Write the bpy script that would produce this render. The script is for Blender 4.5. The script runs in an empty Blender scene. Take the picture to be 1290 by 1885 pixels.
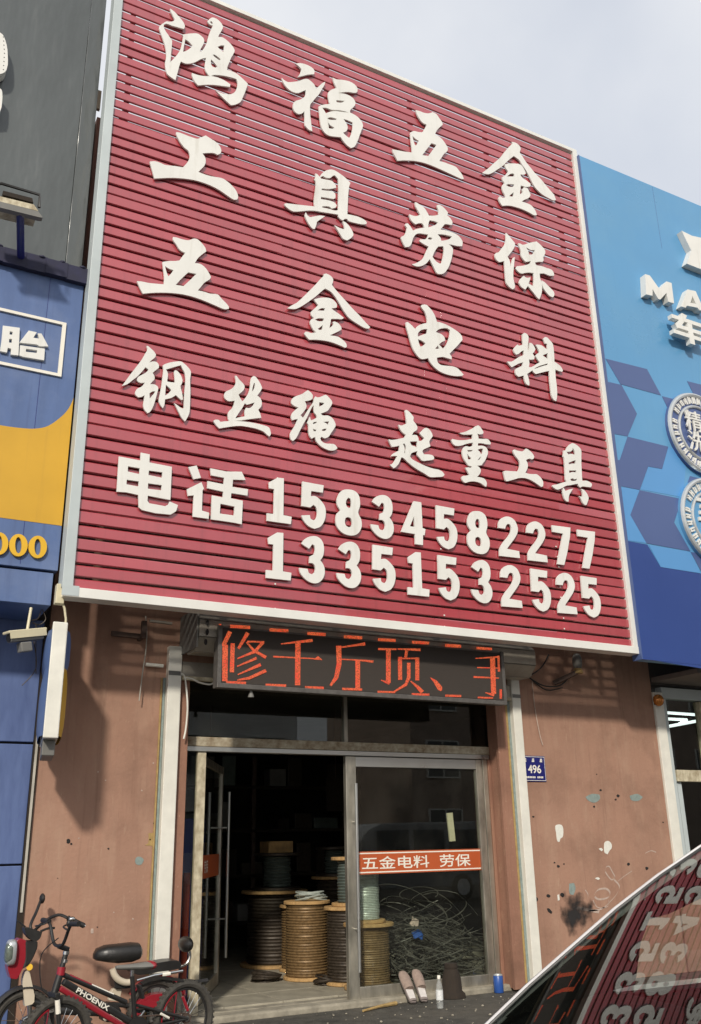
import bpy, bmesh, math, random
import numpy as np
from mathutils import Vector, Matrix
from mathutils.geometry import tessellate_polygon
random.seed(7)
SC = bpy.context.scene
COL = SC.collection

# ------------------------------------------------------------------ camera
IW, IH, F = 1290.0, 1885.0, 1695.92
CAM = np.array([0.0, -8.5796, 1.5])
ROT = np.array([[0.8798162, -0.1442853, -0.4528854],
                [-0.4749396, -0.3046786, -0.8255927],
                [-0.0188636, 0.9414631, -0.3365880]])
cd = bpy.data.cameras.new('camera'); cam = bpy.data.objects.new('camera', cd); COL.objects.link(cam)
cd.sensor_fit = 'VERTICAL'; cd.sensor_height = 36.0; cd.lens = F / IH * 36.0
cd.clip_start = 0.05; cd.clip_end = 500
M4 = Matrix([list(ROT[i]) + [CAM[i]] for i in range(3)] + [[0, 0, 0, 1]])
cam.matrix_world = M4
SC.camera = cam

# ------------------------------------------------------------------ sky and sun
SUN = Vector((0.68, 1.0, -0.72)).normalized()
w = bpy.data.worlds.new('World'); SC.world = w; w.use_nodes = True
nt = w.node_tree; nt.nodes.clear()
out = nt.nodes.new('ShaderNodeOutputWorld')
sky = nt.nodes.new('ShaderNodeTexSky'); sky.sky_type = 'NISHITA'; sky.sun_disc = False
sky.sun_elevation = math.radians(30.5); sky.sun_rotation = math.radians(214)
sky.dust_density = 3.0
b1 = nt.nodes.new('ShaderNodeBackground'); b1.inputs[1].default_value = 0.12
nt.links.new(sky.outputs[0], b1.inputs[0])
b2 = nt.nodes.new('ShaderNodeBackground'); b2.inputs[1].default_value = 0.93
tc = nt.nodes.new('ShaderNodeTexCoord'); nz = nt.nodes.new('ShaderNodeTexNoise')
nz.inputs['Scale'].default_value = 3.2; nz.inputs['Detail'].default_value = 5; nz.inputs['Roughness'].default_value = 0.45
nt.links.new(tc.outputs['Generated'], nz.inputs['Vector'])
cr = nt.nodes.new('ShaderNodeValToRGB')
cr.color_ramp.elements[0].position = 0.32; cr.color_ramp.elements[0].color = (0.86, 0.90, 0.98, 1)
cr.color_ramp.elements[1].position = 0.66; cr.color_ramp.elements[1].color = (0.97, 0.98, 1.0, 1)
nt.links.new(nz.outputs['Fac'], cr.inputs[0]); nt.links.new(cr.outputs[0], b2.inputs[0])
mr = nt.nodes.new('ShaderNodeMapRange'); mr.inputs[1].default_value = 0.3; mr.inputs[2].default_value = 0.6
mr.inputs[3].default_value = 0.80; mr.inputs[4].default_value = 0.97
nt.links.new(nz.outputs['Fac'], mr.inputs[0])
mx = nt.nodes.new('ShaderNodeMixShader'); nt.links.new(mr.outputs[0], mx.inputs[0])
nt.links.new(b1.outputs[0], mx.inputs[1]); nt.links.new(b2.outputs[0], mx.inputs[2]); nt.links.new(mx.outputs[0], out.inputs[0])
sl = bpy.data.lights.new('sun', 'SUN'); so = bpy.data.objects.new('sun', sl); COL.objects.link(so)
sl.energy = 3.1; sl.angle = math.radians(3.6); sl.color = (1.0, 0.93, 0.82)
so.rotation_euler = SUN.to_track_quat('-Z', 'Y').to_euler(); so.location = (-8, -14, 14)
VS = SC.view_settings
VS.view_transform = 'Standard'; VS.look = 'None'; VS.exposure = 0.0; VS.gamma = 1.0; VS.use_curve_mapping = False
SC.cycles.max_bounces = 8; SC.cycles.transparent_max_bounces = 12
SC.cycles.use_denoising = True

# ------------------------------------------------------------------ photo pixel -> place
def ray(p): return ROT @ np.array([p[0] - IW / 2, -(p[1] - IH / 2), -F])
def onY(p, y=0.0):
    r = ray(p); return Vector(CAM + r * ((y - CAM[1]) / r[1]))
def onZ(p, z=0.0):
    r = ray(p); return Vector(CAM + r * ((z - CAM[2]) / r[2]))
def onP(p, P0, d):
    """pixel onto the upright plane through P0 along the horizontal direction d"""
    n = np.array([-d[1], d[0], 0.0]); r = ray(p)
    t = np.dot(np.array(P0) - CAM, n) / np.dot(r, n); return Vector(CAM + r * t)

# ------------------------------------------------------------------ materials
def lin(c):
    if isinstance(c, str):
        c = [int(c[i:i + 2], 16) / 255 for i in (0, 2, 4)]
        c = [x / 12.92 if x <= 0.04045 else ((x + 0.055) / 1.055) ** 2.4 for x in c]
    return (c[0], c[1], c[2], 1.0)
def mat(name, col, rough=0.6, metal=0.0, var=0.12, vs=4.0, bump=0.0, bs=40.0, col2=None, stretch=(1, 1, 1), spec=0.5, coat=0.0, emit=0.0):
    m = bpy.data.materials.new(name); m.use_nodes = True; t = m.node_tree; N = t.nodes; L = t.links
    b = N['Principled BSDF']; c = lin(col)
    b.inputs['Roughness'].default_value = rough; b.inputs['Metallic'].default_value = metal
    b.inputs['Specular IOR Level'].default_value = spec; b.inputs['Coat Weight'].default_value = coat
    co = N.new('ShaderNodeTexCoord'); mp = N.new('ShaderNodeMapping'); mp.inputs['Scale'].default_value = stretch
    L.new(co.outputs['Object'], mp.inputs[0])
    n = N.new('ShaderNodeTexNoise'); n.inputs['Scale'].default_value = vs; n.inputs['Detail'].default_value = 6; n.inputs['Roughness'].default_value = 0.6
    L.new(mp.outputs[0], n.inputs['Vector'])
    r = N.new('ShaderNodeValToRGB'); e = r.color_ramp.elements
    e[0].position = 0.30; e[1].position = 0.70
    lo = lin(col2) if col2 else tuple([x * (1 - var) for x in c[:3]] + [1]); hi = c if col2 else tuple([min(1, x * (1 + var)) for x in c[:3]] + [1])
    e[0].color = lo; e[1].color = hi
    L.new(n.outputs['Fac'], r.inputs[0]); L.new(r.outputs[0], b.inputs['Base Color'])
    mr = N.new('ShaderNodeMapRange'); mr.inputs[3].default_value = max(0.02, rough - 0.08); mr.inputs[4].default_value = min(1, rough + 0.1)
    L.new(n.outputs['Fac'], mr.inputs[0]); L.new(mr.outputs[0], b.inputs['Roughness'])
    if bump:
        n2 = N.new('ShaderNodeTexNoise'); n2.inputs['Scale'].default_value = bs; n2.inputs['Detail'].default_value = 4
        L.new(mp.outputs[0], n2.inputs['Vector'])
        bp = N.new('ShaderNodeBump'); bp.inputs['Strength'].default_value = bump; bp.inputs['Distance'].default_value = 0.01
        L.new(n2.outputs['Fac'], bp.inputs['Height']); L.new(bp.outputs[0], b.inputs['Normal'])
    if emit:
        L.new(r.outputs[0], b.inputs['Emission Color']); b.inputs['Emission Strength'].default_value = emit
    return m
def glass(name, tint=(0.8, 0.85, 0.83), ior=1.5, rough=0.0, boost=1.0, dirt=0.0, dcol=(0.35, 0.33, 0.28)):
    m = bpy.data.materials.new(name); m.use_nodes = True; t = m.node_tree; N = t.nodes; L = t.links; N.clear()
    o = N.new('ShaderNodeOutputMaterial'); tr = N.new('ShaderNodeBsdfTransparent'); tr.inputs[0].default_value = (*tint, 1)
    g = N.new('ShaderNodeBsdfGlossy'); g.inputs['Roughness'].default_value = rough
    fr = N.new('ShaderNodeFresnel'); ge = N.new('ShaderNodeNewGeometry')
    io = N.new('ShaderNodeMapRange'); io.inputs[3].default_value = ior; io.inputs[4].default_value = 1 / ior   # a thin pane mirrors alike from both sides
    L.new(ge.outputs['Backfacing'], io.inputs[0]); L.new(io.outputs[0], fr.inputs[0])
    mu = N.new('ShaderNodeMath'); mu.operation = 'MULTIPLY'; mu.inputs[1].default_value = boost; mu.use_clamp = True
    L.new(fr.outputs[0], mu.inputs[0])
    mx = N.new('ShaderNodeMixShader'); L.new(mu.outputs[0], mx.inputs[0]); L.new(tr.outputs[0], mx.inputs[1]); L.new(g.outputs[0], mx.inputs[2])
    last = mx
    if dirt:
        df = N.new('ShaderNodeBsdfDiffuse'); df.inputs[0].default_value = (*dcol, 1)
        co = N.new('ShaderNodeTexCoord'); n = N.new('ShaderNodeTexNoise'); n.inputs['Scale'].default_value = 2.5; n.inputs['Detail'].default_value = 7
        L.new(co.outputs['Object'], n.inputs['Vector'])
        r = N.new('ShaderNodeMapRange'); r.inputs[1].default_value = 0.45; r.inputs[2].default_value = 0.8; r.inputs[3].default_value = dirt * 0.3; r.inputs[4].default_value = dirt * 2
        L.new(n.outputs['Fac'], r.inputs[0])
        m2 = N.new('ShaderNodeMixShader'); L.new(r.outputs[0], m2.inputs[0]); L.new(mx.outputs[0], m2.inputs[1]); L.new(df.outputs[0], m2.inputs[2]); last = m2
    L.new(last.outputs[0], o.inputs[0]); return m
def wall_mat(name, col, worn, dark):
    """old painted render: blotches, vertical runs, scratches, fine relief"""
    m = mat(name, col, 0.78, var=0.10, vs=1.6, bump=0.35, bs=28)
    t = m.node_tree; N = t.nodes; L = t.links; b = N['Principled BSDF']
    src = b.inputs['Base Color'].links[0].from_socket
    co = N.new('ShaderNodeTexCoord')
    def layer(src, scale, stretch, lo, hi, colr, amt):
        mp = N.new('ShaderNodeMapping'); mp.inputs['Scale'].default_value = stretch; L.new(co.outputs['Object'], mp.inputs[0])
        n = N.new('ShaderNodeTexNoise'); n.inputs['Scale'].default_value = scale; n.inputs['Detail'].default_value = 8; n.inputs['Roughness'].default_value = 0.65
        L.new(mp.outputs[0], n.inputs['Vector'])
        r = N.new('ShaderNodeMapRange'); r.inputs[1].default_value = lo; r.inputs[2].default_value = hi; r.inputs[3].default_value = 0; r.inputs[4].default_value = amt
        L.new(n.outputs['Fac'], r.inputs[0])
        mx = N.new('ShaderNodeMix'); mx.data_type = 'RGBA'; L.new(r.outputs[0], mx.inputs['Factor'])
        L.new(src, mx.inputs['A']); mx.inputs['B'].default_value = lin(colr); return mx.outputs['Result']
    s = layer(src, 3.0, (1.5, 1, 0.35), 0.50, 0.72, worn, 0.55)
    s = layer(s, 9.0, (2.2, 1, 0.5), 0.60, 0.70, worn, 0.7)
    s = layer(s, 1.3, (1, 1, 1), 0.50, 0.72, dark, 0.75)
    s = layer(s, 4.5, (3.5, 1, 0.18), 0.55, 0.72, dark, 0.5)
    s = layer(s, 34.0, (1.4, 1, 0.7), 0.66, 0.70, 'c9ab92', 0.6)
    s = layer(s, 26.0, (1, 1, 1), 0.68, 0.74, dark, 0.7)
    L.new(s, b.inputs['Base Color']); return m

MT = {}
MT['red'] = mat('red_painted_sheet', (0.385, 0.036, 0.050), 0.34, var=0.10, vs=0.7, bump=0.05, bs=6, spec=1.0, coat=1.0)
def overlay(m, specs):
    t = m.node_tree; N = t.nodes; L = t.links; b = N['Principled BSDF']; src = b.inputs['Base Color'].links[0].from_socket
    co = N.new('ShaderNodeTexCoord')
    for sc_n, st_, lo, hi, colr, amt in specs:
        mp = N.new('ShaderNodeMapping'); mp.inputs['Scale'].default_value = st_; L.new(co.outputs['Object'], mp.inputs[0])
        n = N.new('ShaderNodeTexNoise'); n.inputs['Scale'].default_value = sc_n; n.inputs['Detail'].default_value = 8; n.inputs['Roughness'].default_value = 0.65; L.new(mp.outputs[0], n.inputs['Vector'])
        r = N.new('ShaderNodeMapRange'); r.inputs[1].default_value = lo; r.inputs[2].default_value = hi; r.inputs[3].default_value = 0; r.inputs[4].default_value = amt; L.new(n.outputs['Fac'], r.inputs[0])
        mx = N.new('ShaderNodeMix'); mx.data_type = 'RGBA'; L.new(r.outputs[0], mx.inputs['Factor']); L.new(src, mx.inputs['A']); mx.inputs['B'].default_value = lin(colr); src = mx.outputs['Result']
    L.new(src, b.inputs['Base Color'])
def tone(m, amt):
    t = m.node_tree; N = t.nodes; L = t.links; b = N['Principled BSDF']; src = b.inputs['Base Color'].links[0].from_socket
    oi = N.new('ShaderNodeObjectInfo'); r = N.new('ShaderNodeMapRange'); r.inputs[3].default_value = 1 - amt; r.inputs[4].default_value = 1 + amt; L.new(oi.outputs['Random'], r.inputs[0])
    h = N.new('ShaderNodeHueSaturation'); L.new(r.outputs[0], h.inputs['Value']); L.new(src, h.inputs['Color']); L.new(h.outputs[0], b.inputs['Base Color'])
overlay(MT['red'], [(0.55, (1, 1, 1), 0.40, 0.70, (0.43, 0.080, 0.090), 0.45), (2.2, (5, 1, 0.22), 0.52, 0.75, (0.20, 0.022, 0.030), 0.45), (14, (1, 1, 2.5), 0.62, 0.78, (0.45, 0.16, 0.15), 0.30)])
tone(MT['red'], 0.07)
MT['cream'] = mat('cream_acrylic', (0.735, 0.725, 0.68), 0.45, var=0.05, vs=2.5)
overlay(MT['cream'], [(3.0, (4, 1, 0.5), 0.55, 0.75, (0.52, 0.49, 0.42), 0.5), (18, (1, 1, 1), 0.66, 0.76, (0.45, 0.40, 0.33), 0.4)])
MT['white_frame'] = mat('white_painted_steel', (0.72, 0.71, 0.66), 0.45, var=0.06, vs=3)
MT['grey_frame'] = mat('grey_trim', (0.47, 0.52, 0.52), 0.45, var=0.08, vs=2)
MT['steel_dark'] = mat('rusty_dark_steel', (0.10, 0.065, 0.05), 0.7, 0.3, var=0.3, vs=12)
MT['wall'] = wall_mat('brown_painted_render', 'a07b67', 'b1917b', '80604f')
MT['reveal'] = wall_mat('brown_reveal', '926a57', 'a48069', '745444')
MT['oldpaint_y'] = mat('old_ochre_paint', 'a58a58', 0.8, var=0.2, vs=20)
MT['oldpaint_t'] = mat('old_teal_paint', '84918c', 0.8, var=0.2, vs=20)
MT['rail'] = mat('cream_enamel_rail', (0.74, 0.72, 0.64), 0.42, var=0.08, vs=6)
MT['asphalt'] = mat('asphalt', (0.070, 0.066, 0.056), 0.85, var=0.45, vs=9, bump=0.9, bs=120)
MT['concrete'] = mat('worn_concrete', (0.30, 0.27, 0.21), 0.85, var=0.35, vs=7, bump=0.5, bs=40)
MT['tile'] = mat('dusty_floor_tile', (0.34, 0.31, 0.24), 0.6, var=0.25, vs=5)
MT['dark_in'] = mat('dark_inner_wall', (0.060, 0.052, 0.046), 0.9, var=0.3, vs=2)  # even near-black base colour, on inner and neighbouring walls
MT['steel'] = mat('worn_stainless', (0.46, 0.43, 0.36), 0.38, 0.75, var=0.35, vs=9, stretch=(1, 1, 0.3))
MT['steel_new'] = mat('brushed_stainless', (0.55, 0.55, 0.52), 0.30, 0.85, var=0.06, vs=3)
MT['lintel'] = mat('peeling_cream_lintel', (0.48, 0.43, 0.32), 0.8, var=0.1, vs=14, col2=(0.20, 0.14, 0.08), stretch=(1, 1, 1.5))
MT['peel'] = mat('peeling_cream_paint', (0.66, 0.60, 0.44), 0.75, var=0.1, vs=16, col2=(0.30, 0.24, 0.15), stretch=(1, 1, 0.6))
MT['glass'] = glass('door_glass', (0.92, 0.95, 0.92), 1.5, 0.0, 1.0, dirt=0.012)
MT['clear'] = glass('clear_pane', (0.92, 0.95, 0.93), 1.5, 0.0, 0.9)
MT['orange'] = mat('orange_vinyl', (0.46, 0.090, 0.024), 0.5, var=0.06, vs=5)
MT['vinyl_w'] = mat('white_vinyl', (0.80, 0.76, 0.66), 0.5, var=0.04)
MT['navy'] = mat('navy_enamel', (0.014, 0.016, 0.14), 0.3, var=0.1)
MT['wood'] = mat('raw_plywood', (0.44, 0.27, 0.11), 0.75, var=0.3, vs=10, stretch=(1, 4, 1))
MT['rope'] = mat('oiled_wire_rope', (0.20, 0.125, 0.055), 0.5, 0.3, var=0.35, vs=30)
MT['rope_dark'] = mat('dark_wire_rope', (0.055, 0.042, 0.030), 0.5, 0.35, var=0.4, vs=30)
MT['wire_silver'] = mat('galvanised_wire', (0.46, 0.50, 0.45), 0.38, 0.25, var=0.15, vs=30)
MT['wire_green'] = mat('grey_green_drum', (0.11, 0.135, 0.12), 0.4, 0.3, var=0.2, vs=8)
MT['blue_sheet'] = mat('blue_painted_sheet', '526894', 0.5, var=0.12, vs=2.2, bump=0.06, bs=5, stretch=(3, 1, 0.5))
MT['blue_low'] = mat('worn_blue_sheet', '6073a0', 0.5, var=0.22, vs=3, bump=0.1, bs=8, stretch=(3, 1, 0.6), col2='4b5c88')
MT['navy_gutter'] = mat('navy_gutter', (0.016, 0.016, 0.045), 0.7, var=0.3, vs=9)
MT['yellow'] = mat('yellow_panel', (0.60, 0.335, 0.022), 0.45, var=0.06, vs=2)
MT['gold'] = mat('yellow_acrylic', (0.72, 0.42, 0.02), 0.4, var=0.05)
MT['grey_panel'] = mat('dark_grey_composite', (0.098, 0.108, 0.108), 0.22, var=0.14, vs=0.8, bump=0.9, bs=1.0, stretch=(1.6, 1, 0.5))
for _n in MT['grey_panel'].node_tree.nodes:
    if _n.type == 'BUMP': _n.inputs['Distance'].default_value = 0.10
MT['sky_blue'] = mat('light_blue_composite', (0.105, 0.30, 0.53), 0.28, var=0.05, vs=0.6, bump=0.06, bs=1.2)
MT['mid_blue'] = mat('dusky_blue_composite', (0.078, 0.118, 0.27), 0.30, var=0.06, vs=0.7)
MT['deep_blue'] = mat('deep_blue_composite', (0.028, 0.062, 0.235), 0.30, var=0.06, vs=0.7)
MT['bright_blue'] = mat('bright_blue_composite', (0.10, 0.29, 0.58), 0.30, var=0.05, vs=0.7)
MT['silver'] = mat('brushed_silver', (0.60, 0.62, 0.62), 0.35, 0.6, var=0.08, vs=6)
MT['black_p'] = mat('black_plastic', (0.018, 0.017, 0.016), 0.45, var=0.3, vs=10)
MT['rubber'] = mat('dusty_tyre_rubber', (0.055, 0.050, 0.042), 0.85, var=0.3, vs=30, bump=0.4, bs=60)
MT['vinyl_black'] = mat('black_saddle_vinyl', (0.017, 0.016, 0.015), 0.36, var=0.2, vs=10, bump=0.15, bs=50)
MT['red_p'] = mat('red_gloss_paint', (0.27, 0.014, 0.024), 0.28, var=0.08, coat=0.4)
MT['cream_p'] = mat('cream_scooter_paint', (0.58, 0.50, 0.38), 0.4, var=0.1)
MT['chrome'] = mat('chrome', (0.66, 0.66, 0.64), 0.16, 1.0, var=0.08)
MT['lens'] = mat('headlamp_lens', (0.16, 0.19, 0.16), 0.08, 0.3, var=0.3, vs=40)
MT['grey_p'] = mat('grey_plastic', (0.17, 0.165, 0.15), 0.55, var=0.15)
MT['beige_p'] = mat('yellowed_plastic', (0.60, 0.54, 0.37), 0.5, var=0.1)
MT['ceramic'] = mat('greyed_cable', (0.45, 0.42, 0.36), 0.6, var=0.2)
MT['shutter'] = mat('galvanised_shutter', (0.34, 0.31, 0.26), 0.45, 0.5, var=0.18, vs=6)
MT['led_face'] = mat('led_matrix_face', (0.040, 0.031, 0.025), 0.75, var=0.15, vs=40, stretch=(0.3, 1, 4))
MT['led_box'] = mat('led_aluminium_edge', (0.13, 0.12, 0.11), 0.5, 0.4, var=0.2, vs=20)
MT['orange_pole'] = mat('orange_fibre_pole', (0.52, 0.055, 0.018), 0.45, var=0.1)
MT['canvas'] = mat('taupe_canvas', (0.30, 0.225, 0.185), 0.9, var=0.15, vs=40, bump=0.3, bs=300)
MT['insole'] = mat('pale_insole', (0.62, 0.58, 0.55), 0.8, var=0.1, vs=20)
MT['sole'] = mat('grey_rubber_sole', (0.24, 0.20, 0.185), 0.8, var=0.1)
MT['pet'] = glass('clear_plastic_bottle', (0.93, 0.94, 0.93), 1.45, 0.08, 1.2, dirt=0.35, dcol=(0.75, 0.76, 0.75))
MT['label_w'] = mat('white_bottle_label', (0.72, 0.73, 0.72), 0.5, var=0.2, vs=60)
MT['can_blue'] = mat('blue_can_paint', (0.025, 0.085, 0.32), 0.35, var=0.15)
MT['stump'] = mat('dark_brown_timber', (0.026, 0.018, 0.012), 0.9, var=0.3, vs=14, stretch=(3, 3, 0.6))
MT['soot'] = mat('black_soot', (0.018, 0.016, 0.016), 0.95, var=0.3, vs=30)
MT['plaster'] = mat('bare_white_plaster', (0.72, 0.71, 0.64), 0.9, var=0.08, vs=30)
MT['chalk'] = mat('thin_white_spray', (0.47, 0.36, 0.30), 0.9, var=0.2, vs=30)
MT['bulb'] = mat('amber_glass_bulb', (0.55, 0.20, 0.04), 0.2, 0.4, var=0.4, vs=60)
MT['tube_light'] = mat('white_tube_light', (0.9, 1.0, 0.98), 0.5, var=0.01, emit=1.3)
MT['car_paint'] = mat('white_car_paint', (0.70, 0.70, 0.69), 0.18, 0.0, var=0.03, coat=0.8)
MT['car_dark'] = mat('charcoal_cabin_trim', (0.008, 0.008, 0.008), 0.9, var=0.2, spec=0.08)
MT['car_glass'] = glass('windscreen_glass', (0.66, 0.72, 0.68), 1.52, 0.0, 1.5)
MT['opp1'] = mat('opposite_render', (0.72, 0.70, 0.66), 0.85, var=0.12, vs=1)
MT['opp2'] = mat('opposite_brick', (0.33, 0.25, 0.2), 0.85, var=0.12, vs=1)
MT['opp_glass'] = mat('opposite_window', (0.03, 0.04, 0.045), 0.12, var=0.2)
MT['van'] = mat('grey_van_paint', (0.30, 0.31, 0.31), 0.3, var=0.05, coat=0.4)

overlay(MT['blue_sheet'], [(1.1, (1, 1, 1), 0.48, 0.72, '7f8dac', 0.45), (3.5, (5, 1, 0.15), 0.55, 0.75, '3e4d74', 0.45)])
overlay(MT['yellow'], [(3.0, (5, 1, 0.2), 0.55, 0.75, (0.44, 0.24, 0.03), 0.35)])
overlay(MT['sky_blue'], [(0.7, (1, 1, 1), 0.45, 0.70, (0.15, 0.34, 0.52), 0.5), (3.0, (5, 1, 0.12), 0.58, 0.75, (0.07, 0.22, 0.42), 0.30)])
overlay(MT['asphalt'], [(1.2, (1, 1, 1), 0.45, 0.65, (0.13, 0.115, 0.09), 0.6), (40, (1, 1, 1), 0.62, 0.70, (0.20, 0.18, 0.15), 0.7), (2.5, (1, 1, 1), 0.58, 0.66, (0.03, 0.028, 0.026), 0.7)])
def led_mat():
    m = bpy.data.materials.new('lit_red_diodes'); m.use_nodes = True; t = m.node_tree; N = t.nodes; L = t.links
    b = N['Principled BSDF']; b.inputs['Base Color'].default_value = (0.2, 0.02, 0.01, 1); b.inputs['Roughness'].default_value = 0.6
    co = N.new('ShaderNodeTexCoord'); v = N.new('ShaderNodeTexVoronoi'); v.inputs['Scale'].default_value = 75
    L.new(co.outputs['Object'], v.inputs['Vector'])
    n = N.new('ShaderNodeTexNoise'); n.inputs['Scale'].default_value = 11; L.new(co.outputs['Object'], n.inputs['Vector'])
    mu = N.new('ShaderNodeMath'); mu.operation = 'ADD'; L.new(v.outputs['Distance'], mu.inputs[0]); L.new(n.outputs['Fac'], mu.inputs[1])
    r = N.new('ShaderNodeValToRGB'); e = r.color_ramp.elements
    e[0].position = 0.55; e[0].color = (0.80, 0.02, 0.02, 1); e[1].position = 1.10; e[1].color = (0.85, 0.16, 0.05, 1)
    L.new(mu.outputs[0], r.inputs[0]); L.new(r.outputs[0], b.inputs['Emission Color'])
    es = N.new('ShaderNodeMapRange'); es.inputs[1].default_value = 0.15; es.inputs[2].default_value = 0.75; es.inputs[3].default_value = 1.0; es.inputs[4].default_value = 0.30
    L.new(v.outputs['Distance'], es.inputs[0]); L.new(es.outputs[0], b.inputs['Emission Strength'])
    return m
MT['led'] = led_mat()

# ------------------------------------------------------------------ builders
def thing(name, label, cat, loc=(0, 0, 0), group=None, rz=0.0):
    o = bpy.data.objects.new(name, None); COL.objects.link(o); o.location = loc; o.rotation_euler = (0, 0, rz)
    o.empty_display_size = 0.1
    o['label'] = label; o['category'] = cat
    if group: o['group'] = group
    return o
def tag(o, label=None, cat=None, group=None, kind=None):
    if label: o['label'] = label
    if cat: o['category'] = cat
    if group: o['group'] = group
    if kind: o['kind'] = kind
    return o
def wloc(o):
    v = Vector((0, 0, 0))
    while o: v = v + Vector(o.location); o = o.parent
    return v
class MB:
    def __init__(s): s.v = []; s.f = []
    def add(s, vs, fs):
        k = len(s.v); s.v += [tuple(x) for x in vs]; s.f += [tuple(i + k for i in f) for f in fs]; return s
    def box(s, x0, x1, y0, y1, z0, z1):
        return s.add([(x0, y0, z0), (x1, y0, z0), (x1, y1, z0), (x0, y1, z0), (x0, y0, z1), (x1, y0, z1), (x1, y1, z1), (x0, y1, z1)],
                     [(0, 3, 2, 1), (4, 5, 6, 7), (0, 1, 5, 4), (1, 2, 6, 5), (2, 3, 7, 6), (3, 0, 4, 7)])
    def obox(s, c, ax, ay, az):
        c, ax, ay, az = map(Vector, (c, ax, ay, az)); P = []
        for k in (-1, 1):
            for i, j in ((-1, -1), (1, -1), (1, 1), (-1, 1)): P.append(c + ax * i + ay * j + az * k)
        return s.add(P, [(0, 3, 2, 1), (4, 5, 6, 7), (0, 1, 5, 4), (1, 2, 6, 5), (2, 3, 7, 6), (3, 0, 4, 7)])
    def bar(s, a, b, w, h, up=(0, 0, 1)):
        a, b = Vector(a), Vector(b); d = b - a; L = d.length; d.normalize(); u = Vector(up)
        sx = d.cross(u)
        if sx.length < 1e-4: sx = d.cross(Vector((0, 1, 0)))
        sx.normalize(); u = sx.cross(d).normalized()
        return s.obox((a + b) / 2, d * L / 2, sx * w / 2, u * h / 2)
    def tube(s, pts, r, n=8, cap=True):
        pts = [Vector(p) for p in pts]; rs = r if isinstance(r, (list, tuple)) else [r] * len(pts)
        k = len(s.v); prev = None
        for i, p in enumerate(pts):
            d = (pts[min(i + 1, len(pts) - 1)] - pts[max(i - 1, 0)]).normalized()
            if prev is None: a = d.cross(Vector((0.31, 0.2, 0.93)))
            else: a = prev - d * prev.dot(d)
            if a.length < 1e-5: a = d.cross(Vector((1, 0, 0)))
            a.normalize(); prev = a; b = d.cross(a)
            for j in range(n):
                t = 2 * math.pi * j / n; s.v.append(tuple(p + (a * math.cos(t) + b * math.sin(t)) * rs[i]))
        for i in range(len(pts) - 1):
            for j in range(n):
                A = k + i * n + j; B = k + i * n + (j + 1) % n; s.f.append((A, B, B + n, A + n))
        if cap:
            s.f.append(tuple(k + j for j in range(n))[::-1]); e = k + (len(pts) - 1) * n; s.f.append(tuple(e + j for j in range(n)))
        return s
    def lathe(s, c, prof, n=24, axis=(0, 0, 1)):
        c = Vector(c); d = Vector(axis).normalized(); a = d.cross(Vector((0.3, 0.9, 0.1)))
        a.normalize(); b = d.cross(a); k = len(s.v)
        for r, h in prof:
            for j in range(n):
                t = 2 * math.pi * j / n; s.v.append(tuple(c + d * h + (a * math.cos(t) + b * math.sin(t)) * r))
        for i in range(len(prof) - 1):
            for j in range(n):
                A = k + i * n + j; B = k + i * n + (j + 1) % n; s.f.append((A, B, B + n, A + n))
        s.f.append(tuple(k + j for j in range(n))[::-1]); e = k + (len(prof) - 1) * n; s.f.append(tuple(e + j for j in range(n)))
        return s
    def torus(s, c, R_, r, n=32, m=8, axis=(0, 0, 1), a0=0, a1=2 * math.pi):
        c = Vector(c); d = Vector(axis).normalized(); a = d.cross(Vector((0.3, 0.9, 0.1))).normalized(); b = d.cross(a); k = len(s.v)
        for i in range(n):
            t = a0 + (a1 - a0) * i / n; e = a * math.cos(t) + b * math.sin(t)
            for j in range(m):
                q = 2 * math.pi * j / m; s.v.append(tuple(c + e * (R_ + r * math.cos(q)) + d * r * math.sin(q)))
        for i in range(n):
            for j in range(m):
                i2 = (i + 1) % n; s.f.append((k + i * m + j, k + i2 * m + j, k + i2 * m + (j + 1) % m, k + i * m + (j + 1) % m))
        return s
    def ell(s, c, rx, ry, rz, n=16, m=10, M=None, pw=1.0):
        c = Vector(c); k = len(s.v); sg = lambda x: math.copysign(abs(x) ** pw, x)
        for i in range(m + 1):
            p = math.pi * i / m
            for j in range(n):
                t = 2 * math.pi * j / n
                v = Vector((rx * sg(math.sin(p)) * sg(math.cos(t)), ry * sg(math.sin(p)) * sg(math.sin(t)), rz * sg(math.cos(p))))
                if M is not None: v = M @ v
                s.v.append(tuple(c + v))
        for i in range(m):
            for j in range(n):
                A = k + i * n + j; B = k + i * n + (j + 1) % n; s.f.append((A, A + n, B + n, B))
        return s
    def prism(s, loops, off):
        """filled outline (first loop outer, the rest holes) pushed back by off"""
        off = Vector(off); loops = [[Vector(p) for p in l] for l in loops]
        tris = tessellate_polygon(loops); flat = [p for l in loops for p in l]; n = len(flat)
        fs = []
        for t in tris:
            a, b, c = (flat[i] for i in t)
            if (b - a).cross(c - a).dot(off) > 0: t = (t[0], t[2], t[1])
            fs.append(tuple(t)); fs.append(tuple(i + n for i in t[::-1]))
        k = 0
        for l in loops:
            m = len(l)
            for i in range(m): fs.append((k + i, k + (i + 1) % m, n + k + (i + 1) % m, n + k + i))
            k += m
        return s.add(flat + [p + off for p in flat], fs)
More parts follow.
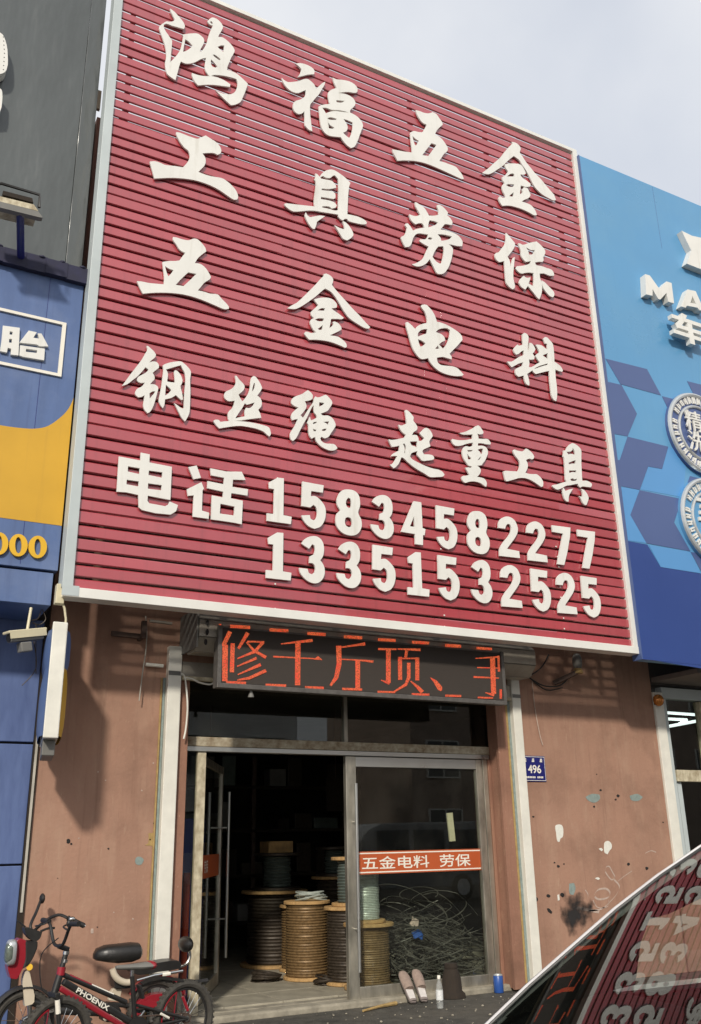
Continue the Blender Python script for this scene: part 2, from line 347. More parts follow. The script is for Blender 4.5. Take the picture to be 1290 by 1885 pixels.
    def build(s, name, m, parent=None, smooth=False, bevel=0.0, fix=True):
        me = bpy.data.meshes.new(name); base = wloc(parent) if parent else Vector((0, 0, 0))
        me.from_pydata([tuple(Vector(v) - base) for v in s.v], [], s.f)
        if fix:
            bm = bmesh.new(); bm.from_mesh(me); bmesh.ops.recalc_face_normals(bm, faces=bm.faces); bm.to_mesh(me); bm.free()
        me.materials.append(MT[m] if isinstance(m, str) else m)
        o = bpy.data.objects.new(name, me); COL.objects.link(o)
        if parent: o.parent = parent
        if smooth:
            me.polygons.foreach_set('use_smooth', [True] * len(me.polygons))
            try: me.set_sharp_from_angle(angle=math.radians(40))
            except Exception: pass
        if bevel:
            b = o.modifiers.new('bevel', 'BEVEL'); b.width = bevel; b.segments = 2; b.limit_method = 'ANGLE'
        return o
def curve(pts, n=4):
    """smooth open path through points"""
    P = [Vector(p) for p in pts]; o = []
    for i in range(len(P) - 1):
        a, b, c, d = P[max(i - 1, 0)], P[i], P[i + 1], P[min(i + 2, len(P) - 1)]
        for k in range(n):
            t = k / n
            o.append(0.5 * ((2 * b) + (c - a) * t + (2 * a - 5 * b + 4 * c - d) * t * t + (3 * b - a - 3 * c + d) * t ** 3))
    o.append(P[-1]); return o
def soften(loop, n=3, lim=48):
    """closed outline: keep the sharp brush corners, round the rest"""
    P = [Vector((p[0], p[1])) for p in loop]; m = len(P); tan = []
    for i in range(m):
        u = P[i] - P[i - 1]; v = P[(i + 1) % m] - P[i]
        if u.length < 1e-6 or v.length < 1e-6: tan.append(None); continue
        tan.append(None if math.degrees(u.angle(v)) > lim else (P[(i + 1) % m] - P[i - 1]).normalized())
    o = []
    for i in range(m):
        a, b = P[i], P[(i + 1) % m]; L = (b - a).length; t0 = tan[i]; t1 = tan[(i + 1) % m]
        m0 = t0 * L if t0 is not None else (b - a); m1 = t1 * L if t1 is not None else (b - a)
        for k in range(n if (t0 is not None or t1 is not None) else 1):
            t = k / n
            o.append((2 * t ** 3 - 3 * t * t + 1) * a + (t ** 3 - 2 * t * t + t) * m0 + (-2 * t ** 3 + 3 * t * t) * b + (t ** 3 - t * t) * m1)
    return [(p.x, p.y) for p in o]
def text(name, body, m, parent, c, ux, uz, h, depth=0.004, width=None, bold=0.0, lift=(0, 0, 0), thick=0.0):
    """flat lettering centred on c, along ux and up uz, cap height h"""
    cu = bpy.data.curves.new('lettering', 'FONT'); cu.body = body; cu.offset = bold
    o = bpy.data.objects.new('lettering', cu); COL.objects.link(o); bpy.context.view_layer.update()
    me = bpy.data.meshes.new_from_object(o.evaluated_get(bpy.context.evaluated_depsgraph_get()))
    bpy.data.objects.remove(o); bpy.data.curves.remove(cu)
    V = [v.co for v in me.vertices]; x0, x1 = min(v.x for v in V), max(v.x for v in V); y0, y1 = min(v.y for v in V), max(v.y for v in V)
    sy = h / (y1 - y0); sx = (width / (x1 - x0)) if width else sy
    ux, uz, c = Vector(ux).normalized(), Vector(uz).normalized(), Vector(c) + Vector(lift); nn = ux.cross(uz)
    mb = MB(); pts = [c + ux * ((v.x - (x0 + x1) / 2) * sx) + uz * ((v.y - (y0 + y1) / 2) * sy) for v in V]
    fs = [tuple(p.vertices) for p in me.polygons]
    mb.add(pts, fs)
    if thick:
        k = len(pts); mb.add([p - nn * -thick for p in pts], [f[::-1] for f in fs]); cnt = {}
        for f in fs:
            for i in range(len(f)): e = (f[i], f[(i + 1) % len(f)]); cnt[e] = cnt.get(e, 0) + 1
        for (i, j) in list(cnt):
            if (j, i) not in cnt: mb.f.append((i, i + k, j + k, j))
    bpy.data.meshes.remove(me)
    return mb.build(name, m, parent, fix=False)
def quad(a, b, c, d): return MB().add([a, b, c, d], [(0, 1, 2, 3)])

# ================================================================== GROUND
g = MB(); n = 60
xs = np.linspace(-60, 70, n); ys = np.concatenate([np.linspace(-70, -10, 16), np.linspace(-9, 0.30, 44)])
V = []; 
for yy in ys:
    for xx in xs: V.append((xx, yy, -0.004 + 0.004 * math.sin(xx * 1.7) * math.sin(yy * 2.3)))
Fc = [(j * n + i, j * n + i + 1, (j + 1) * n + i + 1, (j + 1) * n + i) for j in range(len(ys) - 1) for i in range(n - 1)]
tag(g.add(V, Fc).build('ground', 'asphalt', smooth=True), kind='structure')
tag(MB().box(-60, 70, 0.30, 60, -0.3, -0.02).build('terrain', 'concrete'), kind='structure')

# ================================================================== OUR SHOP BUILDING
XL, XR, OL, OR, OT, TOP = 1.55, 9.03, 2.80, 6.67, 3.15, 9.25
shop = thing('shop_building', 'brown rendered shopfront building behind the red slatted sign', 'building', (5.3, 0, 0))
lw = MB().box(XL, OL, 0, 0.30, 0, OT).build('wall', 'wall', shop)
rw = MB().box(OR, XR, 0, 0.30, 0, OT).build('wall', 'wall', shop)
MB().box(XL, XR, 0, 0.30, OT, TOP).build('wall', 'wall', shop)
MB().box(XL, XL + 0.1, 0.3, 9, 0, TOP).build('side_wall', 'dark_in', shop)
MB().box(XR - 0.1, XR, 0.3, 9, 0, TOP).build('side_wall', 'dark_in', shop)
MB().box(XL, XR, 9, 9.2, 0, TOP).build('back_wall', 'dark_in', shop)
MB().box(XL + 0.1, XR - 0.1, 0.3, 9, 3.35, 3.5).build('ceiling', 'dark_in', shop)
MB().box(XL + 0.1, XR - 0.1, 0.30, 9, TOP - 0.3, TOP - 0.1).build('roof', 'concrete', shop)
# painted reveal strips on the opening
MB().box(OL - 0.003, OL + 0.10, -0.012, 0.22, 0.02, 3.12).build('jamb', 'reveal', shop, bevel=0.004)
MB().box(OR - 0.10, OR + 0.003, -0.012, 0.22, 0.02, 3.12).build('jamb', 'reveal', shop, bevel=0.004)
for i, (x, wd, m) in enumerate([(OR - 0.135, 0.035, 'reveal'), (OR + 0.006, 0.025, 'oldpaint_y'), (OR + 0.034, 0.03, 'oldpaint_t'), (2.635, 0.02, 'oldpaint_t'), (2.612, 0.014, 'oldpaint_y')]):
    MB().box(x, x + wd, -0.008 - 0.001 * i, 0.03, 0.02, 3.0).build('paint_strip', m, shop)
# floor inside with tiles
fl = MB().box(XL + 0.1, XR - 0.1, 0.30, 9, -0.02, 0.060).build('floor', 'concrete', None); tag(fl, kind='structure')
tl = MB().box(0, 0.594, 0, 0.594, 0, 0.02); tmesh = None
for i in range(8):
    for j in range(8):
        x, y = 2.9 + i * 0.6, 0.42 + j * 0.6
        if tmesh is None:
            o = tl.build('floor_tile', 'tile', fl, bevel=0.003); tmesh = o
        else:
            o = tmesh.copy(); COL.objects.link(o)
        o.location = (x, y, 0.058 + random.uniform(-0.002, 0.002))
st = MB().box(2.85, 6.6, 0.12, 0.40, -0.02, 0.055).build('door_step', 'concrete', bevel=0.02)
tag(st, kind='structure')

# ------------------------------------------------------------------ marks on the wall: chips, holes, patches
def Wp(p): return onY(p, 0.0)
def blob(name, pts, m, parent=shop, lift=0.003, px=True, y=0.0, sm=True):
    P = soften(pts, 3, 70) if sm else pts
    L = [Vector((onY(p, y).x, y - lift, onY(p, y).z)) for p in P]
    return MB().prism([L], (0, lift - 0.0005, 0)).build(name, m, parent)
def zz(reg, s, pts): return [(reg[0] + x / s, reg[1] + y / s) for x, y in pts]
q = (940, 1380); s_ = 4.3
for pts in ([(352, 605), (375, 592), (405, 600), (415, 640), (410, 690), (392, 705), (385, 730), (368, 725), (358, 660)],
            [(742, 735), (770, 722), (795, 745), (797, 780), (780, 800), (765, 828), (742, 815), (738, 770)],
            [(695, 785), (715, 778), (730, 792), (718, 805)], [(368, 1150), (382, 1145), (386, 1190), (372, 1195)],
            [(665, 1018), (690, 1010), (706, 1022), (690, 1030)]):
    blob('bare_patch', zz(q, s_, pts), 'plaster')
for pts in ([(590, 375), (640, 350), (700, 355), (705, 390), (660, 420), (610, 400)], [(940, 365), (1000, 350), (1045, 375), (1010, 405), (955, 400)],
            [(462, 1060), (500, 1055), (512, 1100), (495, 1150), (465, 1140)]):
    blob('old_paint_chip', zz(q, s_, pts), 'oldpaint_t')
for x, y, r in ((932, 906, 12), (1077, 940, 14), (375, 922, 13), (295, 1155, 17), (195, 1182, 24), (408, 1150, 18), (680, 195, 5), (178, 530, 8), (165, 770, 6), (420, 905, 6), (1205, 575, 6), (345, 895, 8), (710, 320, 9), (660, 450, 9), (850, 365, 12), (830, 395, 9)):
    a = random.uniform(0, 3); pts = [(x + r * random.uniform(.7, 1.2) * math.cos(a + t * 0.785), y + r * random.uniform(.6, 1.1) * math.sin(a + t * 0.785)) for t in range(8)]
    blob('nail_hole', zz(q, s_, pts), 'soot')
blob('nail_hole', zz(q, s_, [(285, 1258), (300, 1255), (328, 1285), (320, 1300), (295, 1282)]), 'soot')
for pts, wd in (([(745, 960), (755, 930), (780, 925), (800, 960), (825, 1010), (800, 1030), (770, 1000), (748, 965)], 12), ([(660, 1150), (690, 1110), (750, 1100), (785, 1130), (770, 1170), (700, 1185), (665, 1165)], 18),
                ([(820, 1030), (860, 1080), (840, 1140), (790, 1200), (720, 1260), (620, 1275)], 16), ([(960, 960), (900, 1000), (850, 1040)], 10), ([(590, 1110), (612, 1150), (600, 1200)], 9), ([(1065, 820), (1110, 800), (1150, 812)], 9),
                ([(650, 1190), (690, 1250), (770, 1240), (775, 1190)], 9), ([(520, 1250), (600, 1265), (700, 1285)], 26)):
    P = [onY((q[0] + a / s_, q[1] + b / s_), -0.002) for a, b in pts]
    mb = MB(); C_ = curve(P, 4); h = wd / s_ / 170 / 2
    L = [p + Vector((0, 0, 1)) * h * 0.8 + Vector((0.6, 0, 0)) * h for p in C_] + [p - Vector((0, 0, 1)) * h * 0.8 - Vector((0.6, 0, 0)) * h for p in C_[::-1]]
    k = len(C_)
    mb.add([tuple(p) for p in L], [(i, i + 1, 2 * k - 2 - i, 2 * k - 1 - i) for i in range(k - 1)])
    mb.build('spray_mark', 'chalk', shop)
# the soot smudge: a flake with a ragged procedural edge
def soot_mat():
    m = mat('soot_smudge', (0.02, 0.018, 0.018), 0.95, var=0.2); t = m.node_tree; N = t.nodes; L = t.links; b = N['Principled BSDF']
    co = N.new('ShaderNodeTexCoord'); n = N.new('ShaderNodeTexNoise'); n.inputs['Scale'].default_value = 7; n.inputs['Detail'].default_value = 8
    L.new(co.outputs['Object'], n.inputs['Vector'])
    le = N.new('ShaderNodeVectorMath'); le.operation = 'LENGTH'
    mp = N.new('ShaderNodeMapping'); mp.inputs['Scale'].default_value = (3.6, 0, 4.4); L.new(co.outputs['Object'], mp.inputs[0]); L.new(mp.outputs[0], le.inputs[0])
    su = N.new('ShaderNodeMath'); su.operation = 'SUBTRACT'; L.new(n.outputs['Fac'], su.inputs[0])
    ml = N.new('ShaderNodeMath'); ml.operation = 'MULTIPLY'; ml.inputs[1].default_value = 0.42; L.new(le.outputs['Value'], ml.inputs[0]); L.new(ml.outputs[0], su.inputs[1])
    r = N.new('ShaderNodeMapRange'); r.inputs[1].default_value = 0.12; r.inputs[2].default_value = 0.42; r.inputs[3].default_value = 0; r.inputs[4].default_value = 0.95
    L.new(su.outputs[0], r.inputs[0]); L.new(r.outputs[0], b.inputs['Alpha']); return m
MT['smudge'] = soot_mat()
def smudge(px, w_, h_, m='smudge'):
    c = onY(px, -0.0045)
    o = MB().add([(-w_, 0, -h_), (w_, 0, -h_), (w_, 0, h_), (-w_, 0, h_)], [(0, 1, 2, 3)]).build('soot_smudge', m, None, fix=False)
    o.parent = shop; o.location = c - Vector(shop.location); return o
smudge((1058, 1678), 0.33, 0.30)
q = (60, 1380); s_ = 4.778
blob('old_paint_chip', zz(q, s_, [(1018, 735), (1066, 730), (1072, 850), (985, 840), (1015, 820)]), 'oldpaint_y')
blob('old_paint_chip', zz(q, s_, [(905, 955), (935, 940), (972, 960), (970, 990), (940, 1015), (905, 1000)]), 'oldpaint_t')
for x, y, r in ((312, 805, 22), (340, 828, 14), (665, 872, 11), (1032, 790, 9), (1070, 645, 14), (567, 1560, 8), (220, 1130, 6)):
    pts = [(x + r * random.uniform(.5, 1.2) * math.cos(t * 0.785), y + r * random.uniform(.5, 1.0) * math.sin(t * 0.785)) for t in range(8)]
    blob('nail_hole', zz(q, s_, pts), 'soot')
for x, y, r in ((522, 1595, 20), (880, 1490, 8), (405, 778, 7), (575, 195, 7), (640, 270, 7), (960, 360, 7), (1060, 118, 8), (712, 1430, 6)):
    pts = [(x + r * random.uniform(.6, 1.2) * math.cos(t * 1.05), y + r * random.uniform(.6, 1.4) * math.sin(t * 1.05)) for t in range(6)]
    blob('bare_patch', zz(q, s_, pts), 'chalk')

# ================================================================== THE RED SIGN
SY = -0.85
A_ = onY((113, 1099), SY); B_ = onY((1173, 1205), SY); T_ = onY((1057, 279), SY)
SX0, SX1, SZ0, SZ1 = A_.x, B_.x, (A_.z + B_.z) / 2, T_.z
sign = thing('shop_sign', 'huge red slatted metal sign with white characters and two phone numbers', 'sign', ((SX0 + SX1) / 2, SY, SZ0))
fw = 0.085
MB().box(SX0 - 0.01, SX0 + fw - 0.005, SY - 0.04, SY + 0.14, SZ0 + fw, SZ1 - 0.05).build('frame', 'grey_frame', sign, bevel=0.004)  # grey stands for weaker light here; same frame as the white sides
MB().box(SX1 - fw + 0.005, SX1, SY - 0.04, SY + 0.10, SZ0 + fw, SZ1 - 0.05).build('frame', 'white_frame', sign, bevel=0.004)
MB().box(SX0 + 0.004, SX1, SY - 0.045, SY + 0.12, SZ0, SZ0 + fw).build('frame', 'white_frame', sign, bevel=0.004)
MB().box(SX0, SX1, SY - 0.04, SY + 0.10, SZ1 - 0.055, SZ1).build('frame', 'white_frame', sign, bevel=0.004)
MB().box(SX0 - 0.012, SX0 + 0.13, SY - 0.049, SY - 0.046, SZ0 + 0.008, SZ0 + fw + 0.01).build('corner_plate', 'grey_frame', sign)
pitch = 0.1196
nrow = int((SZ1 - 0.05 - SZ0 - fw) / pitch) + 1
for r in range(nrow):
    z0 = SZ0 + fw - 0.012 + r * pitch; gap = 0.024; z1 = z0 + pitch - gap
    if r % 7 == 5: z1 = z0 + pitch - 0.012
    z1 = min(z1, SZ1 - 0.05)
    if z1 - z0 < 0.03: continue
    k = [SX0 + fw - 0.02, SX0 + 1.95 + 0.12 * (r % 3) + random.uniform(-.02, .02), SX0 + 3.75 + 0.10 * (r % 4) + random.uniform(-.02, .02), SX0 + 5.35 + 0.13 * (r % 3) + random.uniform(-.02, .02), SX1 - fw + 0.02]
    for j in range(4):
        x0, x1 = k[j], k[j + 1] + (0.05 if j < 3 else 0); y = SY + 0.0015 * (j % 2) + random.uniform(-.0006, .0006); t = random.uniform(-.0016, .0016); e = random.uniform(-.0012, .0012)
        mb = MB(); dz0, dz1 = random.uniform(-.0022, .0022), random.uniform(-.0022, .0022); prof = [(0.009, z0 - 0.004), (0.009, z0), (0.0, z0), (-0.006 + e, z0 + 0.006), (-0.006 + t, z1 - 0.008), (0.0, z1), (0.008, z1), (0.009, z1 + 0.003)]; m_ = len(prof)
        P = [(x, y + a, b + (dz0 if x == x0 else dz1)) for x in (x0, x1) for a, b in prof] + [(x, y + a + (0.0014 if 1 < q_ < m_ - 2 else 0.0012), b + (dz0 if x == x0 else dz1) + (0.0014 if q_ in (1,) else (-0.0014 if q_ >= m_ - 2 else 0.0))) for x in (x0, x1) for q_, (a, b) in enumerate(prof)]
        fs = [(i_, i_ + m_, i_ + m_ + 1, i_ + 1) for i_ in range(m_ - 1)] + [(2 * m_ + i_, 2 * m_ + i_ + 1, 3 * m_ + i_ + 1, 3 * m_ + i_) for i_ in range(m_ - 1)]
        fs += [(i_, i_ + 1, 2 * m_ + i_ + 1, 2 * m_ + i_) for i_ in range(m_ - 1)] + [(m_ + i_, 3 * m_ + i_, 3 * m_ + i_ + 1, m_ + i_ + 1) for i_ in range(m_ - 1)] + [(0, 2 * m_, 3 * m_, m_), (m_ - 1, 2 * m_ - 1, 4 * m_ - 1, 3 * m_ - 1)]
        mb.add(P, fs).build('slat', 'red', sign)
MB().box(SX0 + 0.06, SX1 - 0.06, SY + 0.055, SY + 0.058, 4.30, 8.60).build('added_backing', 'red', sign)  # added sheet keeps the slits dark; starts high so sun stripes reach the wall
rv = MB()
for x in (1.95, 3.85, 5.45):
    for r in range(nrow):
        if random.random() < (0.75 if r < 12 else 0.0):
            z = SZ0 + fw + r * pitch + 0.003; xx = SX0 + x + random.uniform(-.01, .01)
            if z < SZ1 - 0.1: rv.ell((xx, SY - 0.011, z), 0.010, 0.005, 0.010, 6, 4)
tag(rv.build('rivet_row', 'white_frame', sign), kind='stuff')
for x in np.linspace(SX0 + 0.25, SX1 - 0.25, 6):
    MB().box(x - 0.025, x + 0.025, SY + 0.16, SY + 0.21, SZ0 + 0.1, SZ1 - 0.1).build('support_post', 'steel_dark', sign)
    for z in (4.6, 6.8, 8.9):
        MB().bar((x, SY + 0.2, z), (x, 0.0, z + 0.02), 0.04, 0.04).build('support_bracket', 'steel_dark', sign)
for z in (4.2, 6.0, 7.8, 9.6):
    MB().box(SX0 + 0.1, SX1 - 0.1, SY + 0.11, SY + 0.15, z, z + 0.04).build('cross_rail', 'steel_dark', sign)

# characters: outlines (first list) and holes, in enlarged photo coordinates
LD = SY - 0.042
def letter(name, reg, s, comps, y=LD, depth=0.02, m='cream', parent=sign, sm=True, lab=None):
    mb = MB()
    for loops in comps:
        L3 = []
        for l in loops:
            pts = soften(l) if sm else l
            L3.append([onY((reg[0] + a / s, reg[1] + b / s), y) for a, b in pts])
        mb.prism(L3, (0, depth, 0))
    o = mb.build(name, m, parent, fix=False)
    if lab: o['label'] = lab
    return o
G = []
G.append(((285, 10), 7.1667, [[[(200,40),(255,80),(310,140),(365,205),(390,250),(395,285),(380,310),(310,290),(220,265),(150,240),(115,255),(118,290),(145,345),(180,395),(225,465),(225,500),(215,620),(205,745),(250,700),(300,640),(335,580),(360,490),(375,405),(358,385),(420,375),(500,368),(560,370),(610,400),(645,440),(650,475),(635,520),(605,570),(590,605),(615,605),(650,560),(685,490),(700,430),(730,340),(765,265),(725,250),(690,215),(715,185),(750,160),(790,165),(840,195),(880,240),(898,280),(885,320),(850,380),(835,415),(890,420),(950,460),(1010,520),(1052,590),(1040,630),(1005,690),(985,740),(960,800),(950,850),(1010,865),(1080,900),(1140,950),(1225,1030),(1215,1070),(1190,1140),(1160,1210),(1130,1270),(1080,1300),(1010,1315),(980,1295),(900,1220),(850,1170),(800,1120),(860,1150),(940,1170),(1000,1170),(1050,1145),(1085,1080),(1090,1010),(1075,970),(1010,950),(900,925),(780,915),(740,930),(830,950),(920,990),(995,1040),(990,1075),(920,1065),(800,1050),(690,1045),(570,1055),(530,1010),(495,940),(488,890),(560,915),(640,930),(725,935),(690,895),(665,850),(660,790),(675,690),(610,705),(545,740),(470,765),(400,765),(345,740),(330,770),(300,880),(270,985),(210,945),(165,905),(145,850),(135,760),(150,680),(145,580),(125,500),(95,410),(65,330),(55,290),(75,260),(110,235),(150,210),(200,215),(245,205),(262,185),(235,130),(210,80)],
  [(400,445),(445,475),(495,530),(470,560),(410,600),(372,612),(382,540),(395,480)], [(722,217),(745,207),(766,235),(752,246)], [(825,545),(880,525),(915,530),(905,615),(865,585)], [(760,650),(790,650),(870,710),(850,722),(790,680)], [(740,710),(770,740),(825,805),(800,820),(760,805),(740,770)]]]))
G.append(((510, 105), 7.588, [[[(255,90),(330,85),(420,110),(490,150),(522,195),(515,240),(430,245),(370,260),(285,280),(320,230),(340,170),(300,125)]],
 [[(65,290),(110,330),(160,350),(230,345),(300,335),(370,310),(420,305),(470,335),(515,380),(545,440),(580,410),(630,365),(670,345),(665,380),(630,440),(590,510),(530,580),(480,640),(462,670),(460,760),(470,880),(480,960),(492,1035),(450,1020),(410,980),(385,945),(385,850),(380,755),(350,785),(300,795),(255,770),(230,730),(222,680),(230,640),(265,610),(330,590),(385,550),(400,500),(400,460),(360,475),(300,500),(240,495),(180,465),(130,420),(90,360),(70,310)]],
 [[(775,285),(830,310),(920,320),(1010,340),(1080,380),(1120,430),(1122,480),(1095,500),(1000,488),(920,490),(850,503),(950,515),(1030,550),(1080,600),(1093,655),(1060,705),(1025,735),(1018,775),(1090,810),(1150,860),(1190,920),(1200,960),(1175,1030),(1150,1100),(1120,1180),(1080,1250),(1030,1270),(980,1235),(930,1180),(890,1120),(800,1110),(720,1095),(660,1050),(620,980),(600,880),(590,780),(580,690),(620,672),(680,660),(740,655),(725,620),(715,560),(712,500),(750,460),(830,430),(800,370)],
  [(825,600),(870,605),(945,612),(900,635),(830,630)], [(630,705),(690,710),(760,735),(850,740),(940,755),(1000,778),(900,765),(820,755),(750,760),(680,785),(660,750)], [(700,860),(740,840),(830,860),(825,878),(740,875)], [(710,910),(740,950),(800,985),(780,1000),(725,995)], [(925,865),(980,880),(1055,915),(1055,990),(1040,1060),(1010,1130),(965,1100),(920,1055),(970,1030),(985,980),(970,930)]]]))
G.append(((715, 190), 8.6, [[[(430,110),(480,120),(560,150),(640,160),(700,140),(760,175),(810,245),(850,300),(858,340),(800,390),(760,440),(735,490),(790,520),(850,570),(900,640),(935,700),(935,750),(880,800),(840,860),(805,915),(880,935),(960,965),(1030,990),(1070,1010),(1120,1070),(1160,1120),(1195,1195),(1160,1200),(1080,1165),(950,1105),(820,1045),(680,985),(550,940),(400,912),(260,905),(145,910),(110,850),(75,780),(60,730),(150,745),(250,765),(375,780),(370,700),(355,590),(345,465),(400,440),(470,455),(535,460),(575,400),(605,340),(545,310),(500,260),(455,180)],
  [(380,520),(430,565),(480,595),(440,670),(420,660),(395,590)], [(680,632),(760,660),(700,740),(630,835),(535,822),(600,735)]]]))
G.append(((880, 255), 8.6, [[[(530,50),(600,70),(650,110),(675,160),(660,220),(700,280),(750,360),(830,460),(920,570),(1000,650),(1080,750),(1150,830),(1200,890),(1232,970),(1195,980),(1120,945),(1010,880),(900,770),(830,640),(770,520),(700,420),(650,340),(600,300),(565,275),(520,310),(450,370),(380,440),(290,500),(220,545),(160,565),(60,545),(110,510),(180,455),(260,380),(350,300),(420,210),(500,120),(545,75)]],
 [[(420,410),(490,395),(570,395),(650,405),(700,440),(735,500),(755,550),(730,570),(665,570),(700,620),(760,660),(830,715),(825,760),(760,765),(675,742),(662,885),(705,850),(692,810),(725,772),(780,785),(820,860),(830,900),(800,940),(740,965),(690,995),(760,1020),(830,1050),(880,1100),(915,1160),(930,1210),(890,1215),(800,1165),(690,1115),(580,1080),(480,1060),(385,1065),(345,1010),(318,940),(345,910),(385,935),(430,938),(432,912),(400,850),(380,780),(390,730),(420,710),(390,660),(380,610),(430,580),(475,520),(440,470)],
  [(455,600),(510,560),(550,550),(575,570),(565,600)], [(440,735),(480,720),(570,725),(560,765),(490,762)], [(490,910),(560,850),(560,900),(540,920)]]]))
G.append(((270, 235), 7.371, [[[(400,60),(440,65),(520,95),(600,125),(690,150),(740,130),(800,105),(870,150),(940,195),(990,250),(1012,310),(1000,350),(960,368),(910,345),(830,342),(755,348),(790,400),(800,450),(785,510),(740,560),(700,600),(790,635),(880,660),(1020,685),(1100,735),(1170,800),(1220,870),(1240,940),(1225,975),(1180,975),(1100,925),(1000,855),(900,800),(780,750),(640,710),(500,690),(350,680),(200,685),(105,690),(85,620),(60,530),(40,460),(110,455),(180,475),(250,505),(380,520),(490,538),(540,485),(580,415),(582,360),(560,310),(510,270),(450,190),(405,100)]]]))
G.append(((520, 305), 8.0625, [[[(485,115),(515,125),(550,165),(580,120),(630,80),(690,58),(750,60),(810,90),(890,145),(960,205),(1008,260),(990,300),(975,420),(968,560),(962,720),(1040,735),(1130,760),(1210,800),(1252,840),(1240,868),(1180,870),(1080,850),(980,820),(960,790),(920,790),(900,812),(870,800),(830,760),(825,725),(700,705),(580,685),(480,668),(380,665),(280,675),(160,678),(90,640),(40,595),(25,565),(60,558),(180,572),(320,588),(480,605),(468,560),(475,440),(490,330),(492,235),(465,205),(490,165)],
  [(560,170),(600,152),(650,178),(710,180),(745,150),(775,142),(805,175),(828,215),(825,660),(770,665),(690,640),(590,620),(590,600),(690,605),(730,635),(790,620),(805,590),(770,545),(690,515),(570,495),(570,462),(680,480),(760,495),(785,470),(780,420),(740,380),(650,370),(580,362),(580,338),(700,345),(800,325),(780,275),(730,225),(640,205),(570,190)]],
 [[(345,690),(370,735),(410,765),(480,750),(560,738),(630,750),(570,790),(515,830),(500,880),(480,935),(450,935),(400,880),(355,800),(332,740)]],
 [[(895,822),(940,844),(1000,910),(1045,990),(1052,1030),(1020,1070),(960,1108),(900,1085),(870,1040),(820,960),(770,880),(840,920),(910,945),(920,920),(905,860)]]]))
G.append(((730, 365), 9.923, [[[(335,70),(360,75),(430,120),(500,170),(550,240),(590,315),(680,318),(765,300),(765,220),(730,130),(770,118),(830,145),(890,200),(940,265),(920,310),(970,350),(1010,410),(1020,450),(1000,490),(940,475),(880,470),(840,520),(800,570),(900,585),(1010,620),(1110,670),(1170,730),(1205,800),(1195,875),(1100,870),(1020,850),(950,840),(1000,880),(1030,930),(1015,1050),(980,1180),(930,1290),(860,1370),(790,1385),(740,1370),(700,1300),(650,1200),(605,1110),(550,1180),(480,1225),(400,1245),(340,1235),(275,1205),(350,1185),(430,1140),(490,1080),(540,970),(585,880),(520,850),(440,800),(420,780),(430,750),(480,750),(530,745),(565,700),(575,660),(500,650),(400,640),(350,660),(300,730),(270,830),(230,880),(160,890),(130,840),(90,750),(80,705),(130,680),(170,620),(190,540),(155,495),(165,460),(205,458),(250,510),(300,590),(350,565),(430,545),(510,535),(490,490),(460,455),(400,455),(350,475),(300,440),(255,380),(230,290),(280,310),(350,325),(435,300),(400,240),(350,150)],
  [(600,400),(680,415),(755,440),(700,490),(580,530),(580,470)], [(570,730),(600,708),(650,725),(640,755),(580,750)], [(745,655),(850,660),(1010,695),(970,740),(870,770),(815,775),(800,720)], [(760,880),(850,875),(865,930),(850,1060),(820,1180),(790,1195),(720,1150),(655,1070),(680,1000),(720,930)]]]))
G.append(((905, 425), 10.32, [[[(265,40),(290,50),(340,110),(400,180),(445,240),(430,310),(380,390),(300,490),(340,560),(360,690),(380,600),(400,520),(440,495),(430,580),(420,700),(410,800),(415,920),(440,1030),(435,1080),(400,1110),(340,1070),(280,990),(265,900),(255,780),(245,660),(238,570),(150,595),(100,560),(65,490),(60,440),(90,415),(130,405),(200,320),(245,260),(270,180)]],
 [[(505,235),(540,240),(600,265),(700,230),(850,200),(900,240),(970,310),(1018,380),(1010,440),(980,500),(985,560),(960,590),(900,585),(820,600),(850,650),(950,670),(1060,710),(1140,740),(1180,800),(1185,850),(1100,850),(1000,810),(910,810),(920,900),(950,1000),(955,1140),(930,1240),(905,1300),(870,1270),(800,1180),(740,1110),(700,1060),(690,1040),(640,1115),(560,1060),(515,980),(540,920),(610,850),(660,890),(735,880),(720,950),(700,1000),(790,1050),(800,950),(795,800),(700,790),(620,800),(570,810),(500,770),(455,715),(480,670),(600,660),(720,620),(745,570),(700,580),(650,585),(600,540),(560,460),(555,380),(520,290)],
  [(655,315),(740,360),(820,365),(800,410),(770,450),(710,450),(695,390)]],
 [[(945,940),(1000,970),(1070,1040),(1130,1100),(1180,1160),(1190,1220),(1165,1260),(1110,1240),(1040,1170),(980,1080),(950,1000)]]]))
G.append(((250, 430), 7.371, [[[(505,45),(560,55),(640,80),(720,90),(780,68),(830,75),(890,125),(940,190),(955,240),(900,280),(840,335),(800,400),(870,410),(930,450),(980,515),(1020,590),(1000,620),(930,665),(880,725),(840,770),(930,790),(1010,815),(1110,825),(1160,880),(1210,930),(1260,990),(1260,1020),(1200,1025),(1090,980),(950,920),(800,865),(640,825),(480,805),(330,800),(200,805),(95,815),(55,740),(30,680),(15,645),(80,650),(180,670),(280,680),(380,688),(385,600),(372,480),(360,385),(440,372),(520,372),(590,365),(630,310),(670,260),(600,225),(550,150),(505,85)],
  [(395,440),(450,475),(510,495),(470,550),(440,580),(415,520)], [(710,525),(820,545),(740,625),(645,712),(540,695),(620,610)]]]))
